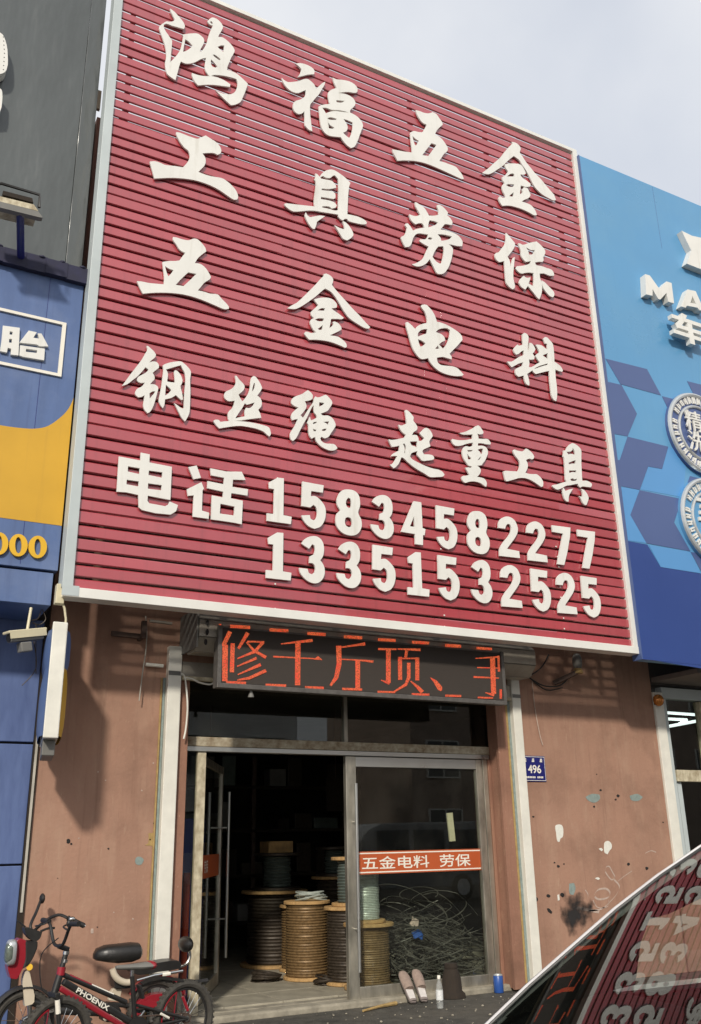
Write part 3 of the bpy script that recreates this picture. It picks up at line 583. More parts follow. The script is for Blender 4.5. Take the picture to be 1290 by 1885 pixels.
G.append(((525, 500), 8.0625, [[[(570,35),(610,30),(670,60),(710,110),(705,160),(690,195),(750,270),(830,360),(920,460),(1010,560),(1100,650),(1180,740),(1260,825),(1240,845),(1190,840),(1080,780),(950,690),(880,600),(820,500),(760,400),(690,310),(640,275),(590,250),(540,290),(460,360),(380,420),(280,490),(200,535),(140,555),(30,545),(80,510),(170,460),(270,370),(370,270),(450,190),(520,110),(575,60)]],
 [[(430,410),(510,390),(600,385),(680,400),(735,440),(768,490),(760,535),(720,540),(685,545),(740,590),(800,630),(870,685),(840,705),(760,700),(680,700),(670,760),(655,840),(700,800),(715,775),(700,750),(735,740),(790,770),(830,820),(835,860),(780,890),(660,945),(780,965),(850,1010),(900,1060),(915,1110),(890,1130),(800,1090),(680,1045),(560,1020),(450,1010),(355,1010),(310,960),(280,920),(300,890),(340,895),(380,910),(460,900),(420,865),(390,810),(368,750),(385,710),(430,690),(390,650),(378,600),(420,560),(490,495),(450,450)],
  [(475,575),(540,540),(590,545),(580,580)], [(440,710),(500,690),(575,695),(560,735),(490,735)], [(480,850),(555,795),(550,855),(510,868)]]]))
G.append(((740, 555), 10.75, [[[(365,90),(400,65),(480,65),(540,120),(600,190),(650,280),(690,400),(780,420),(900,470),(1020,540),(1130,620),(1185,690),(1195,760),(1150,810),(1080,890),(1000,970),(940,1035),(980,1090),(980,1145),(900,1120),(800,1095),(690,1110),(695,1170),(720,1220),(770,1255),(870,1270),(980,1280),(1080,1310),(1150,1370),(1220,1450),(1180,1470),(1060,1475),(900,1445),(760,1390),(650,1310),(570,1220),(530,1150),(520,1120),(400,1140),(340,1110),(280,1040),(220,940),(170,800),(130,650),(90,520),(75,415),(110,405),(180,460),(265,550),(300,490),(380,450),(500,420),(490,320),(460,220),(410,150)],
  [(500,545),(490,630),(400,660),(315,695),(315,630),(370,570),(430,548)], [(315,745),(390,775),(465,825),(420,870),(365,895),(335,830)], [(665,605),(720,555),(800,530),(890,530),(950,565),(940,680),(910,780),(870,860),(810,935),(760,880),(730,850),(790,800),(855,770),(840,710),(790,655),(730,625)], [(710,865),(740,935),(655,935)]]]))
G.append(((930, 610), 11.727, [[[(370,60),(410,30),(460,50),(500,110),(500,190),(490,300),(485,460),(510,380),(525,245),(560,250),(610,300),(650,380),(630,430),(590,480),(630,540),(625,600),(560,610),(510,605),(520,680),(510,770),(560,770),(620,740),(680,700),(750,665),(700,610),(655,530),(680,490),(740,450),(700,360),(650,290),(700,285),(790,305),(860,360),(910,400),(905,265),(860,260),(820,150),(860,120),(910,135),(960,190),(1020,260),(1040,350),(1055,500),(1060,650),(1130,700),(1200,760),(1245,840),(1230,870),(1170,860),(1080,820),(1085,960),(1105,1120),(1120,1300),(1115,1420),(1100,1505),(1050,1480),(1000,1380),(980,1220),(960,1050),(950,850),(850,870),(740,900),(660,920),(610,880),(580,840),(530,880),(470,920),(500,1000),(520,1100),(520,1165),(470,1150),(430,1090),(410,1020),(400,950),(290,980),(240,940),(215,860),(225,810),(300,770),(370,740),(385,665),(300,690),(220,730),(140,775),(90,720),(40,650),(140,650),(220,600),(300,550),(400,505),(400,410),(350,430),(290,480),(240,500),(200,460),(175,400),(200,350),(265,280),(295,310),(385,285),(375,180)],
  [(805,515),(915,470),(920,610),(880,570)], [(625,800),(750,740),(920,690),(915,720),(800,750),(640,805)]]]))
G.append(((220, 635), 9.5556, [[[(475,15),(500,20),(560,70),(610,120),(640,170),(625,215),(570,260),(520,310),(580,290),(650,300),(690,350),(690,400),(640,440),(580,490),(610,540),(615,600),(570,650),(535,690),(600,690),(660,720),(680,760),(660,850),(630,960),(590,1080),(540,1170),(490,1200),(440,1140),(415,1060),(430,960),(440,880),(390,910),(330,920),(285,880),(275,830),(310,770),(390,730),(445,660),(370,665),(320,640),(305,600),(330,560),(400,520),(470,480),(510,430),(455,390),(400,460),(310,555),(220,625),(130,690),(40,720),(100,640),(180,530),(280,400),(380,270),(450,150),(490,80)],
  [(525,850),(580,815),(630,815),(590,870),(530,940)]],
 [[(760,360),(800,335),(900,305),(1000,290),(1080,290),(1150,340),(1220,410),(1255,480),(1240,600),(1245,800),(1240,1000),(1230,1180),(1190,1280),(1150,1345),(1100,1290),(1040,1180),(990,1080),(960,1020),(1010,1055),(1080,1105),(1130,1120),(1135,980),(1145,800),(1160,650),(1150,500),(1110,420),(1080,355),(1000,375),(900,405),(815,430),(850,500),(835,640),(900,655),(975,660),(965,540),(960,470),(975,440),(1020,460),(1080,540),(1105,620),(1090,690),(1070,720),(1100,850),(1115,960),(1080,965),(1030,920),(990,880),(920,925),(850,945),(800,955),(785,1060),(760,1110),(720,1060),(690,980),(710,860),(740,700),(760,540),(770,430)],
  [(815,700),(860,740),(910,790),(860,850),(800,890)]]]))
G.append(((385, 690), 10.75, [[[(510,15),(540,20),(590,90),(650,150),(690,200),(700,250),(670,310),(580,390),(620,470),(655,525),(720,450),(780,350),(810,230),(820,110),(840,50),(880,20),(920,40),(980,120),(1020,190),(1048,260),(1010,330),(950,410),(1010,460),(1040,540),(1030,620),(970,690),(1010,770),(1030,850),(900,862),(760,880),(620,900),(475,910),(600,916),(750,930),(900,955),(1050,990),(1180,1040),(1210,1110),(1220,1170),(1190,1220),(1140,1180),(1070,1120),(950,1070),(800,1035),(640,1010),(500,1015),(350,1035),(200,1060),(140,1000),(80,910),(130,885),(190,890),(220,930),(300,920),(400,915),(380,870),(370,780),(390,720),(450,660),(490,580),(505,510),(420,520),(360,510),(310,460),(298,400),(330,330),(420,290),(490,230),(530,150)],
  [(885,155),(905,170),(905,220),(880,290),(845,330),(865,230)], [(705,560),(740,590),(800,575),(900,545),(860,610),(800,655),(730,650),(700,720),(710,820),(620,835),(515,860),(580,760),(650,660)]]]))
G.append(((525, 715), 12.286, [[[(470,60),(510,38),(560,75),(610,130),(625,180),(610,240),(560,265),(440,290),(475,360),(475,430),(430,510),(345,605),(400,665),(480,540),(570,400),(640,300),(650,240),(680,180),(730,200),(800,190),(900,145),(950,165),(1010,230),(1055,290),(1058,350),(1010,430),(950,510),(850,550),(800,570),(850,610),(950,610),(1040,650),(1100,720),(1140,830),(1110,900),(1040,1000),(980,1090),(900,1130),(850,1110),(820,1090),(790,1130),(820,1190),(900,1240),(1000,1250),(1100,1260),(1150,1300),(1180,1350),(1130,1390),(1030,1405),(920,1370),(810,1310),(720,1220),(690,1160),(680,1100),(640,1110),(600,1140),(560,1090),(530,1000),(525,830),(500,775),(530,700),(555,640),(580,720),(640,700),(720,650),(700,600),(660,550),(645,450),(645,380),(600,430),(540,560),(470,700),(400,820),(320,980),(240,1130),(170,1190),(130,1150),(110,1050),(130,980),(200,870),(250,770),(285,690),(220,700),(160,720),(135,660),(150,570),(210,500),(300,430),(220,400),(150,350),(140,270),(180,210),(280,160),(380,125)],
  [(770,310),(890,330),(830,380),(765,410)], [(620,790),(660,755),(720,760),(690,785),(630,805)], [(850,755),(990,745),(965,830),(930,790)], [(625,910),(705,940),(690,970),(640,965)], [(820,940),(880,910),(940,910),(900,955),(840,960)]]]))
G.append(((712, 750), 11.727, [[[(390,60),(430,55),(490,100),(550,170),(580,220),(570,280),(620,350),(660,430),(640,490),(580,530),(540,600),(590,590),(650,600),(680,660),(685,720),(740,720),(810,660),(750,610),(705,545),(750,510),(810,450),(870,445),(920,480),(970,550),(990,620),(940,690),(915,740),(940,840),(870,870),(790,910),(765,950),(800,1010),(900,1015),(980,1030),(1015,1070),(1020,1110),(990,1130),(880,1145),(770,1150),(710,1090),(655,1020),(660,940),(600,960),(530,990),(500,1060),(550,1120),(680,1190),(850,1270),(1000,1320),(1120,1345),(1200,1390),(1245,1450),(1210,1490),(1100,1500),(930,1500),(820,1430),(680,1350),(560,1270),(450,1180),(350,1085),(310,1080),(270,1190),(210,1270),(150,1315),(110,1280),(60,1235),(110,1220),(170,1150),(225,1050),(160,1045),(85,1055),(130,1000),(200,960),(265,930),(275,820),(200,840),(110,850),(80,790),(35,690),(110,700),(200,690),(300,670),(380,650),(410,590),(340,540),(290,470),(250,370),(310,390),(370,370),(430,340),(420,250),(405,140)],
  [(495,735),(655,730),(650,885),(610,840),(540,820),(515,780)], [(345,790),(380,775),(415,850),(405,920),(388,1000),(374,990),(385,900),(370,830)]]]))
G.append(((825, 780), 14.333, [[[(290,245),(400,225),(520,180),(640,120),(730,60),(790,40),(840,75),(890,150),(930,220),(920,260),(860,280),(760,265),(790,320),(800,390),(900,400),(1030,400),(1080,440),(1120,510),(1110,550),(1000,540),(900,515),(790,510),(780,580),(900,580),(980,610),(1030,670),(1050,760),(1020,860),(970,970),(910,1050),(880,1095),(760,1105),(820,1150),(855,1210),(855,1270),(820,1340),(760,1400),(870,1420),(950,1450),(1000,1510),(1020,1580),(1000,1665),(940,1630),(860,1570),(750,1530),(640,1520),(540,1530),(470,1555),(420,1545),(370,1480),(350,1410),(390,1375),(460,1370),(560,1350),(510,1260),(450,1160),(520,1150),(600,1165),(625,1120),(540,1105),(480,1030),(420,940),(380,830),(370,720),(400,640),(450,595),(490,590),(560,610),(650,570),(655,500),(560,510),(450,540),(340,575),(200,580),(130,530),(85,440),(110,400),(190,420),(320,435),(480,425),(640,395),(640,280),(520,285),(400,285)],
  [(500,695),(645,690),(625,730),(520,735)], [(500,790),(550,860),(610,905),(570,940),(520,935)], [(775,690),(850,655),(920,660),(905,760),(870,820),(840,750),(800,710)], [(775,960),(820,905),(870,850),(850,910),(820,945)]]]))
G.append(((920, 810), 14.333, [[[(340,270),(390,250),(450,275),(600,300),(640,270),(690,225),(740,245),(840,330),(890,400),(905,450),(880,500),(840,510),(790,490),(740,500),(690,530),(730,610),(740,700),(710,790),(670,860),(760,890),(880,900),(960,900),(1040,950),(1100,1020),(1145,1110),(1140,1220),(1090,1235),(1000,1170),(880,1090),(760,1030),(640,1000),(520,1000),(420,1025),(300,1060),(180,1090),(150,1060),(120,950),(90,830),(150,810),(280,820),(400,825),(470,830),(510,750),(530,640),(510,550),(440,460),(380,370)]]]))
G.append(((1010, 805), 14.494, [[[(395,350),(460,350),(480,290),(530,215),(600,165),(640,155),(720,190),(800,250),(850,310),(870,360),(870,500),(870,700),(880,900),(890,1100),(900,1160),(1000,1155),(1090,1190),(1150,1240),(1150,1290),(1120,1330),(1000,1320),(890,1310),(850,1345),(800,1300),(780,1240),(700,1250),(580,1275),(470,1290),(380,1340),(280,1385),(210,1390),(130,1340),(90,1300),(120,1270),(220,1255),(340,1215),(480,1180),(450,1120),(440,950),(430,750),(410,550),(385,500),(400,430)],
  [(475,385),(570,380),(620,350),(645,280),(680,350),(705,430),(690,470),(620,440),(520,455)], [(525,680),(620,640),(720,605),(715,700),(630,700),(540,720)], [(540,885),(735,880),(735,940),(640,925),(550,950)], [(580,1115),(640,1090),(690,1120),(760,1100),(740,1150),(640,1165),(590,1150)]],
 [[(385,1345),(410,1370),(450,1430),(520,1400),(650,1370),(590,1460),(540,1560),(530,1710),(490,1715),(440,1670),(400,1580),(375,1460)]],
 [[(860,1375),(930,1400),(1000,1470),(1045,1550),(1065,1620),(1040,1720),(1010,1800),(970,1810),(910,1750),(870,1660),(800,1560),(850,1580),(900,1590),(910,1520),(890,1430)]]]))
for reg, s, comps in G: letter('brush_character', reg, s, comps)
letter('block_character', (205, 830), 4.9615, [[[(68,50),(265,88),(268,15),(350,32),(346,105),(552,145),(538,447),(455,432),(332,408),(328,455),(345,478),(490,505),(518,490),(532,462),(608,495),(590,550),(540,582),(400,568),(280,540),(250,515),(245,402),(135,378),(48,372)],
   [(152,140),(258,158),(255,212),(148,188)], [(342,178),(466,195),(462,245),(338,220)], [(140,262),(250,278),(246,325),(137,305)], [(335,295),(460,312),(455,360),(332,345)]]], sm=False)
letter('block_character', (205, 830), 4.9615, [[[(703,148),(778,133),(818,245),(750,258)]], [[(690,350),(822,285),(845,345),(832,360),(826,545),(893,565),(888,620),(743,600),(752,405),(698,410)]],
  [[(903,158),(1050,188),(1190,190),(1225,265),(1110,262),(1105,328),(1248,350),(1242,408),(1095,385),(1090,432),(1200,455),(1190,670),(1118,655),(985,635),(910,625),(918,405),(1018,425),(1022,372),(875,340),(878,275),(1025,305),(1030,245),(910,222)], [(995,482),(1125,508),(1120,590),(990,572)]]], sm=False)
DG = {'4': ((725, 910), 6.45, 0, [[(235,80),(325,95),(340,400),(375,412),(365,485),(345,482),(345,602),(255,590),(250,470),(85,443)], [(240,260),(245,385),(190,378)]]),
      '5': ((725, 910), 6.45, 1, [[(500,128),(718,168),(712,250),(595,232),(592,290),(640,290),(690,330),(740,400),(755,480),(745,560),(710,625),(650,652),(590,625),(540,570),(510,505),(595,500),(605,540),(635,558),(660,535),(668,470),(655,415),(625,385),(595,415),(505,400)]]),
      '8': ((725, 910), 6.45, 1, [[(985,198),(1040,210),(1085,250),(1105,310),(1110,380),(1095,455),(1130,530),(1138,610),(1110,680),(1060,708),(990,700),(930,665),(885,600),(872,530),(880,470),(915,430),(880,370),(875,300),(895,240),(930,205)], [(985,288),(1010,300),(1020,340),(1020,390),(1000,405),(975,385),(965,330)], [(995,503),(1025,520),(1040,570),(1035,605),(1010,618),(980,600),(965,555),(970,515)]]),
      '1': ((725, 910), 6.45, 0, [[(165,745),(255,685),(318,690),(335,1115),(422,1130),(418,1215),(168,1188),(165,1100),(235,1108),(225,820),(175,812)]]),
      '3': ((485, 865), 4.9615, 1, [[(990,290),(1020,250),(1070,230),(1120,235),(1160,270),(1178,330),(1172,400),(1150,435),(1180,480),(1190,545),(1170,600),(1130,628),(1080,622),(1030,590),(990,540),(978,495),(1048,505),(1060,540),(1085,552),(1108,530),(1110,490),(1090,460),(1060,455),(1062,400),(1095,385),(1105,350),(1098,310),(1080,298),(1055,335)]]),
      '2': ((910, 935), 6.143, 1, [[(45,225),(50,160),(85,115),(140,97),(190,110),(235,150),(265,230),(258,290),(225,350),(180,410),(142,462),(280,490),(290,568),(60,542),(62,460),(100,390),(150,330),(185,270),(190,220),(175,185),(148,180),(130,205),(122,235)]]),
      '7': ((910, 935), 6.143, 0, [[(650,195),(860,222),(855,320),(825,500),(790,645),(712,635),(740,480),(778,290),(660,270)]])}
DM = {}
for ch, (reg, s, sm, loops) in DG.items():
    L3 = [[onY((reg[0] + a / s, reg[1] + b / s), LD) for a, b in (soften(l) if sm else l)] for l in loops]
    bx = [p[0] for p in loops[0]]; by = [p[1] for p in loops[0]]
    c = onY((reg[0] + (min(bx) + max(bx)) / 2 / s, reg[1] + (min(by) + max(by)) / 2 / s), LD)
    DM[ch] = [[p - c for p in l] for l in L3]
NUM = [('15834582277', [(515.6,921.6),(577.3,929.9),(642.8,943.2),(703.5,951.5),(760.7,962.9),(822.2,970.5),(880.8,980.2),(937.2,989),(988.6,997.5),(1032.9,1003.4),(1079,1010.7)]),
       ('13351532525', [(514.6,1024.2),(574.7,1030.3),(642.2,1039.9),(706.7,1045.6),(770.6,1057.3),(825.9,1063),(886.2,1070.8),(941.6,1079.9),(995.8,1085.7),(1043.3,1092.9),(1088.3,1098)])]
for body, pos in NUM:
    for ch, p in zip(body, pos):
        c = onY(p, LD); MB().prism([[q_ + c for q_ in l] for l in DM[ch]], (0, 0.02, 0)).build('digit', 'cream', sign, fix=False)

# ================================================================== ROLLER SHUTTER, LED BOARD
rs = thing('roller_shutter', 'rolled-up galvanised shutter with two cream guide rails beside the doorway', 'shutter', (4.75, 0, 3.0))
MB().box(2.66, 2.79, -0.075, 0.005, 0.02, 3.30).build('guide_rail', 'rail', rs, bevel=0.006)
MB().box(6.735, 6.855, -0.075, 0.005, 0.02, 3.28).build('guide_rail', 'rail', rs, bevel=0.006)
for x in (2.665, 6.74): MB().box(x, x + 0.115, -0.079, -0.07, 3.02, 3.06).build('rail_clip', 'grey_p', rs)
oc = [(-0.29 + 0.24 * math.cos(math.radians(22.5 + 45 * i)) * 1.0, 3.40 + 0.22 * math.sin(math.radians(22.5 + 45 * i))) for i in range(8)]
for i in range(8):
    (ya, za), (yb, zb) = oc[i], oc[(i + 1) % 8]; ya2, za2, yb2, zb2 = [c_ for c_ in (ya + (yb - ya) * .04, za + (zb - za) * .04, ya + (yb - ya) * .96, za + (zb - za) * .96)]
    d = Vector((0, -0.29, 3.40)) - Vector((0, (ya + yb) / 2, (za + zb) / 2)); d = d.normalized() * 0.03
    MB().add([(2.80, ya2, za2), (6.76, ya2, za2), (6.76, yb2, zb2), (2.80, yb2, zb2), (2.80, ya2 + d.y, za2 + d.z), (6.76, ya2 + d.y, za2 + d.z), (6.76, yb2 + d.y, zb2 + d.z), (2.80, yb2 + d.y, zb2 + d.z)],
             [(0, 1, 2, 3), (4, 7, 6, 5), (0, 4, 5, 1), (1, 5, 6, 2), (2, 6, 7, 3), (3, 7, 4, 0)]).build('curtain_slat', 'shutter', rs)
MB().box(2.78, 2.795, -0.50, 0.0, 3.22, 3.60).build('end_plate', 'grey_p', rs)
MB().box(6.765, 6.78, -0.40, 0.0, 3.22, 3.55).build('end_plate', 'shutter', rs)
MB().box(2.80, 6.72, -0.06, -0.02, 3.02, 3.16).build('bottom_slat', 'shutter', rs)
MB().box(2.80, 6.72, -0.075, -0.015, 2.985, 3.02).build('bottom_bar', 'peel', rs)
for z in (3.45, 3.36, 3.27): MB().ell((2.87, -0.53 if z > 3.3 else -0.50, z), 0.016, 0.01, 0.03, 8, 6).build('slot', 'soot', rs)

LY = -0.56
l0 = onY((392, 1150), LY); l1 = onY((402, 1264), LY); l2 = onY((932, 1298), LY)
lx0, lx1, lz0, lz1 = l1.x - 0.015, l2.x, (l1.z + l2.z) / 2, l0.z
led = thing('led_display', 'dark LED message board with red running text above the door', 'LED display', ((lx0 + lx1) / 2, LY, lz0))
MB().box(lx0, lx1, LY + 0.004, LY + 0.11, lz0, lz1).build('housing', 'led_box', led, bevel=0.004)
MB().box(lx0 + 0.03, lx1 - 0.03, LY - 0.002, LY + 0.006, lz0 + 0.045, lz1 - 0.02).build('screen', 'led_face', led)
MB().box(lx0 - 0.004, lx1 + 0.004, LY - 0.014, LY + 0.02, lz0 - 0.006, lz0 + 0.04).build('bottom_edge', 'led_box', led, bevel=0.006)
MB().box(lx0 - 0.004, lx0 + 0.034, LY - 0.012, LY + 0.02, lz0 + 0.04, lz1).build('side_edge', 'led_box', led)
MB().box(lx1 - 0.034, lx1 + 0.004, LY - 0.012, LY + 0.02, lz0 + 0.04, lz1).build('side_edge', 'led_box', led)
MB().lathe((onY((465, 1268), LY).x, LY + 0.04, lz0 - 0.07), [(0.03, 0), (0.022, 0.03), (0.01, 0.06), (0.01, 0.08)], 10).build('nozzle', 'grey_p', led, smooth=True)
def stroke(reg, s, pts, wd, mb, y=LY - 0.004):
    ws = wd if isinstance(wd, (list, tuple)) else [wd] * len(pts); L = []; R_ = []
    for i, p in enumerate(pts):
        a = Vector(pts[max(i - 1, 0)]); b = Vector(pts[min(i + 1, len(pts) - 1)]); d = (b - a).normalized(); nn = Vector((-d.y, d.x)) * ws[i] * 0.5
        L.append((p[0] + nn.x, p[1] + nn.y)); R_.append((p[0] - nn.x, p[1] - nn.y))
    P = [onY((reg[0] + a / s, reg[1] + b / s), y) for a, b in L + R_[::-1]]
    k = len(pts); mb.add(P, [(i, i + 1, 2 * k - 2 - i, 2 * k - 1 - i) for i in range(k - 1)])
A1, A2, s_ = (380, 1130), (660, 1130), 4.607
LT = [[(A1, [(200,150),(140,275)], 36), (A1, [(158,262),(155,570)], 46), (A1, [(105,340),(100,515)], 20), (A1, [(222,250),(215,495)], 36), (A1, [(350,160),(270,295)], [34, 22]), (A1, [(345,235),(490,238)], 14), (A1, [(480,240),(410,320),(260,380)], [28, 26, 10]), (A1, [(340,240),(400,310),(505,370)], [14, 22, 26]), (A1, [(425,375),(260,445)], [24, 10]), (A1, [(460,430),(265,515)], [28, 10]), (A1, [(505,480),(360,545),(260,562)], [28, 24, 12])],
      [(A1, [(630,255),(760,240),(900,225)], [8, 18, 26]), (A1, [(775,240),(772,605)], 45), (A1, [(565,362),(920,380)], [14, 9]), (A1, [(910,385),(945,374),(980,390)], [4, 30, 4])],
      [(A1, [(1120,270),(1125,420),(1100,540),(1050,610)], [44, 42, 36, 18]), (A1, [(1130,285),(1290,262),(1345,255)], [12, 18, 30]), (A1, [(1145,385),(1290,392),(1415,405)], [9, 12, 20]), (A1, [(1282,390),(1282,640)], 40)],
      [(A2, [(165,298),(320,300)], [18, 14]), (A2, [(252,300),(252,585)], 40), (A2, [(262,590),(190,562)], [24, 8]), (A2, [(330,298),(525,305)], [10, 22]), (A2, [(408,310),(398,370)], 24), (A2, [(350,365),(352,560)], 34), (A2, [(350,378),(510,378)], 12), (A2, [(497,370),(497,565)], 34), (A2, [(425,415),(425,540),(400,600),(300,660)], [30, 30, 26, 12]), (A2, [(440,570),(500,620),(540,665)], [10, 26, 36])],
      [(A2, [(608,540),(650,575),(690,630),(700,652)], [4, 30, 44, 16])],
      [(A2, [(990,378),(1190,365)], [8, 14]), (A2, [(1005,455),(1190,460)], 9), (A2, [(975,535),(1190,545)], [16, 9]), (A2, [(1135,370),(1145,680)], 42), (A2, [(1150,690),(1075,668)], [24, 8]), (A2, [(1185,355),(1190,490)], 18)]]
for ch in LT:
    mb = MB()
    for i, (rg, pts, wd) in enumerate(ch): stroke(rg, s_, pts, wd, mb, LY - 0.004 - 0.0004 * i)
    mb.build('lit_character', 'led', led, fix=False)
for rg, x0, x1, y0, y1, sk in [(A1,200,370,92,118,10),(A1,535,695,122,148,9),(A1,855,1010,152,178,10),(A1,1165,1320,180,206,10),(A2,165,315,206,230,8),(A2,452,598,228,252,8),(A2,733,868,254,280,8),(A2,1000,1130,280,300,8),(A1,165,335,568,596,8),(A1,500,675,592,614,6),(A1,835,995,612,632,6),(A1,1150,1320,626,646,6),(A2,160,310,652,668,4),(A2,450,600,672,690,4),(A2,735,870,684,702,4),(A2,1010,1140,702,716,4)]:
    mb = MB(); P = [onY((rg[0] + a / s_, rg[1] + b / s_), LY - 0.0045) for a, b in ((x0, y0), (x1, y0 + sk), (x1, y1 + sk), (x0, y1))]
    mb.add(P, [(0, 1, 2, 3)]).build('lit_dash', 'led', led, fix=False)
for rg, x, y0, y1 in ((A1, 114, 85, 180), (A2, 1205, 640, 720)):
    mb = MB(); stroke(rg, s_, [(x, y0), (x, y1)], 20, mb); mb.build('lit_dash', 'led', led, fix=False)

# ================================================================== DOORS
DY = 0.25
dz = 2.36
df = thing('door_frame', 'worn steel door frame with peeling lintel and narrow glass sidelight', 'door frame', (4.7, DY, 0))
MB().box(2.90, 6.57, DY - 0.04, DY + 0.05, dz + 0.04, 2.49).build('lintel', 'lintel', df, bevel=0.006)
MB().box(2.92, 6.55, DY - 0.055, DY + 0.04, dz - 0.01, dz + 0.037).build('head_rail', 'steel_new', df, bevel=0.004)
MB().box(2.90, 2.965, DY - 0.035, DY + 0.05, 0.03, dz - 0.012).build('jamb_post', 'steel', df, bevel=0.004)
MB().box(6.47, 6.53, DY - 0.035, DY + 0.05, 0.03, dz - 0.012).build('jamb_post', 'steel', df, bevel=0.004)
MB().box(6.535, 6.57, DY - 0.05, DY + 0.05, 0.03, dz - 0.012).build('jamb_post', 'reveal', df, bevel=0.004)
MB().box(2.905, 6.565, DY - 0.002, DY + 0.004, 2.493, 3.10).build('transom_pane', 'glass', df)
MB().box(2.90, 6.57, DY - 0.03, DY + 0.04, 3.10, 3.15).build('top_rail', 'steel', df)
MB().box(4.70, 4.74, DY - 0.03, DY + 0.04, 2.493, 3.098).build('transom_mullion', 'steel', df)
MB().box(2.967, 3.085, DY - 0.002, DY + 0.004, 0.14, dz - 0.015).build('sidelight_pane', 'clear', df)
MB().box(2.967, 3.085, DY - 0.02, DY + 0.03, 0.055, 0.138).build('sidelight_rail', 'steel', df)
dr = thing('glass_door', 'closed glass door with orange lettered band and worn steel frame', 'door', (5.58, DY, 0.03))
x0, x1, zb = 4.71, 6.465, 0.03
MB().box(x0, x0 + 0.12, DY - 0.03, DY + 0.03, zb, dz - 0.015).build('stile', 'steel', dr, bevel=0.004)
MB().box(x1 - 0.085, x1, DY - 0.03, DY + 0.03, zb, dz - 0.015).build('stile', 'steel', dr, bevel=0.004)
MB().box(x0 + 0.122, x1 - 0.087, DY - 0.028, DY + 0.028, dz - 0.12, dz - 0.016).build('top_rail', 'steel_new', dr, bevel=0.004)
MB().box(x0 + 0.122, x1 - 0.087, DY - 0.028, DY + 0.028, zb, zb + 0.125).build('bottom_rail', 'steel', dr, bevel=0.004)
MB().box(x0 + 0.115, x1 - 0.08, DY - 0.003, DY + 0.003, zb + 0.12, dz - 0.115).build('pane', 'glass', dr)
o0 = onY((657, 1568), DY - 0.006); o1 = onY((880, 1604), DY - 0.006); o2 = onY((657, 1611), DY - 0.006)
bz0, bz1 = o2.z + 0.004, o0.z
bd = MB().box(x0 + 0.123, x1 - 0.088, DY - 0.0075, DY - 0.0035, bz0, bz1).build('orange_band', 'orange', dr)
for z in (bz0 + 0.012, bz1 - 0.024): MB().box(x0 + 0.124, x1 - 0.089, DY - 0.0088, DY - 0.0078, z, z + 0.012).build('band_line', 'vinyl_w', bd)
def band_text(body, pa, pb):
    a = onY(pa, DY - 0.009); b = onY(pb, DY - 0.009)
    text('lettering', body, 'vinyl_w', bd, ((a.x + b.x) / 2, DY - 0.0092, (bz0 + bz1) / 2 - 0.002), (1, 0, 0), (0, 0, 1), 0.125, width=abs(b.x - a.x), bold=0.010)
band_text('五金电料', (666, 1590), (790, 1588)); band_text('劳保', (809, 1586), (866, 1582))
def handle(parent, xh, yh, z0, z1, m='steel_new', off=(0, -1, 0), d=0.075):
    off = Vector(off); p = Vector((xh, yh, 0)) + off * d
    h = MB().tube([(p.x, p.y, z0), (p.x, p.y, z1)], 0.0165, 10).build('pull_handle', m, parent, smooth=True)
    for z in (z0 + 0.38, z1 - 0.38): MB().tube([(xh, yh, z), (p.x, p.y, z)], 0.010, 8).build('handle_stub', m, h, smooth=True)
hA = onY((650, 1442), DY - 0.1); hB = onY((661, 1790), DY - 0.1)
handle(dr, x0 + 0.075, DY - 0.03, hB.z, hA.z)
# the leaf folded open into the shop
hx = 3.125; D0 = Vector((hx, DY + 0.02, 0)); dd = Vector((0.47, 0.883, 0)).normalized(); nn = Vector((-dd.y, dd.x, 0)); LW = 1.72
ol = thing('glass_door', 'glass door swung open into the dark shop, peeling cream hinge stile', 'door', (hx, DY + 0.02, 0.09))
def leaf(name, a, b, z0, z1, th, m, parent=ol): 
    p = D0 + dd * a; q_ = D0 + dd * b
    return MB().obox((p + q_) / 2 + Vector((0, 0, (z0 + z1) / 2)), dd * (b - a) / 2, nn * th / 2, Vector((0, 0, (z1 - z0) / 2))).build(name, m, parent, bevel=0.003)
MB().box(hx - 0.04, hx + 0.045, DY - 0.035, DY + 0.02, 0.06, dz - 0.012).build('stile', 'peel', ol, bevel=0.003)
leaf('stile', LW - 0.09, LW, 0.09, dz - 0.03, 0.045, 'steel'); leaf('top_rail', 0.03, LW - 0.092, dz - 0.11, dz - 0.03, 0.04, 'steel'); leaf('bottom_rail', 0.03, LW - 0.092, 0.09, 0.21, 0.04, 'steel')
leaf('pane', 0.03, LW - 0.08, 0.2, dz - 0.1, 0.006, 'glass')
ob = leaf('orange_band', 0.12, LW - 0.1, bz0, bz1, 0.012, 'orange')
pc = D0 + dd * (LW - 0.16)
text('lettering', '劳保', 'vinyl_w', ob, D0 + dd * 0.6 - nn * 0.009 + Vector((0, 0, (bz0 + bz1) / 2)), dd, (0, 0, 1), 0.12, bold=0.008)
for sg in (-1, 1): handle(ol, pc.x, pc.y, 0.36, 2.05, off=tuple(nn * sg), d=0.11)

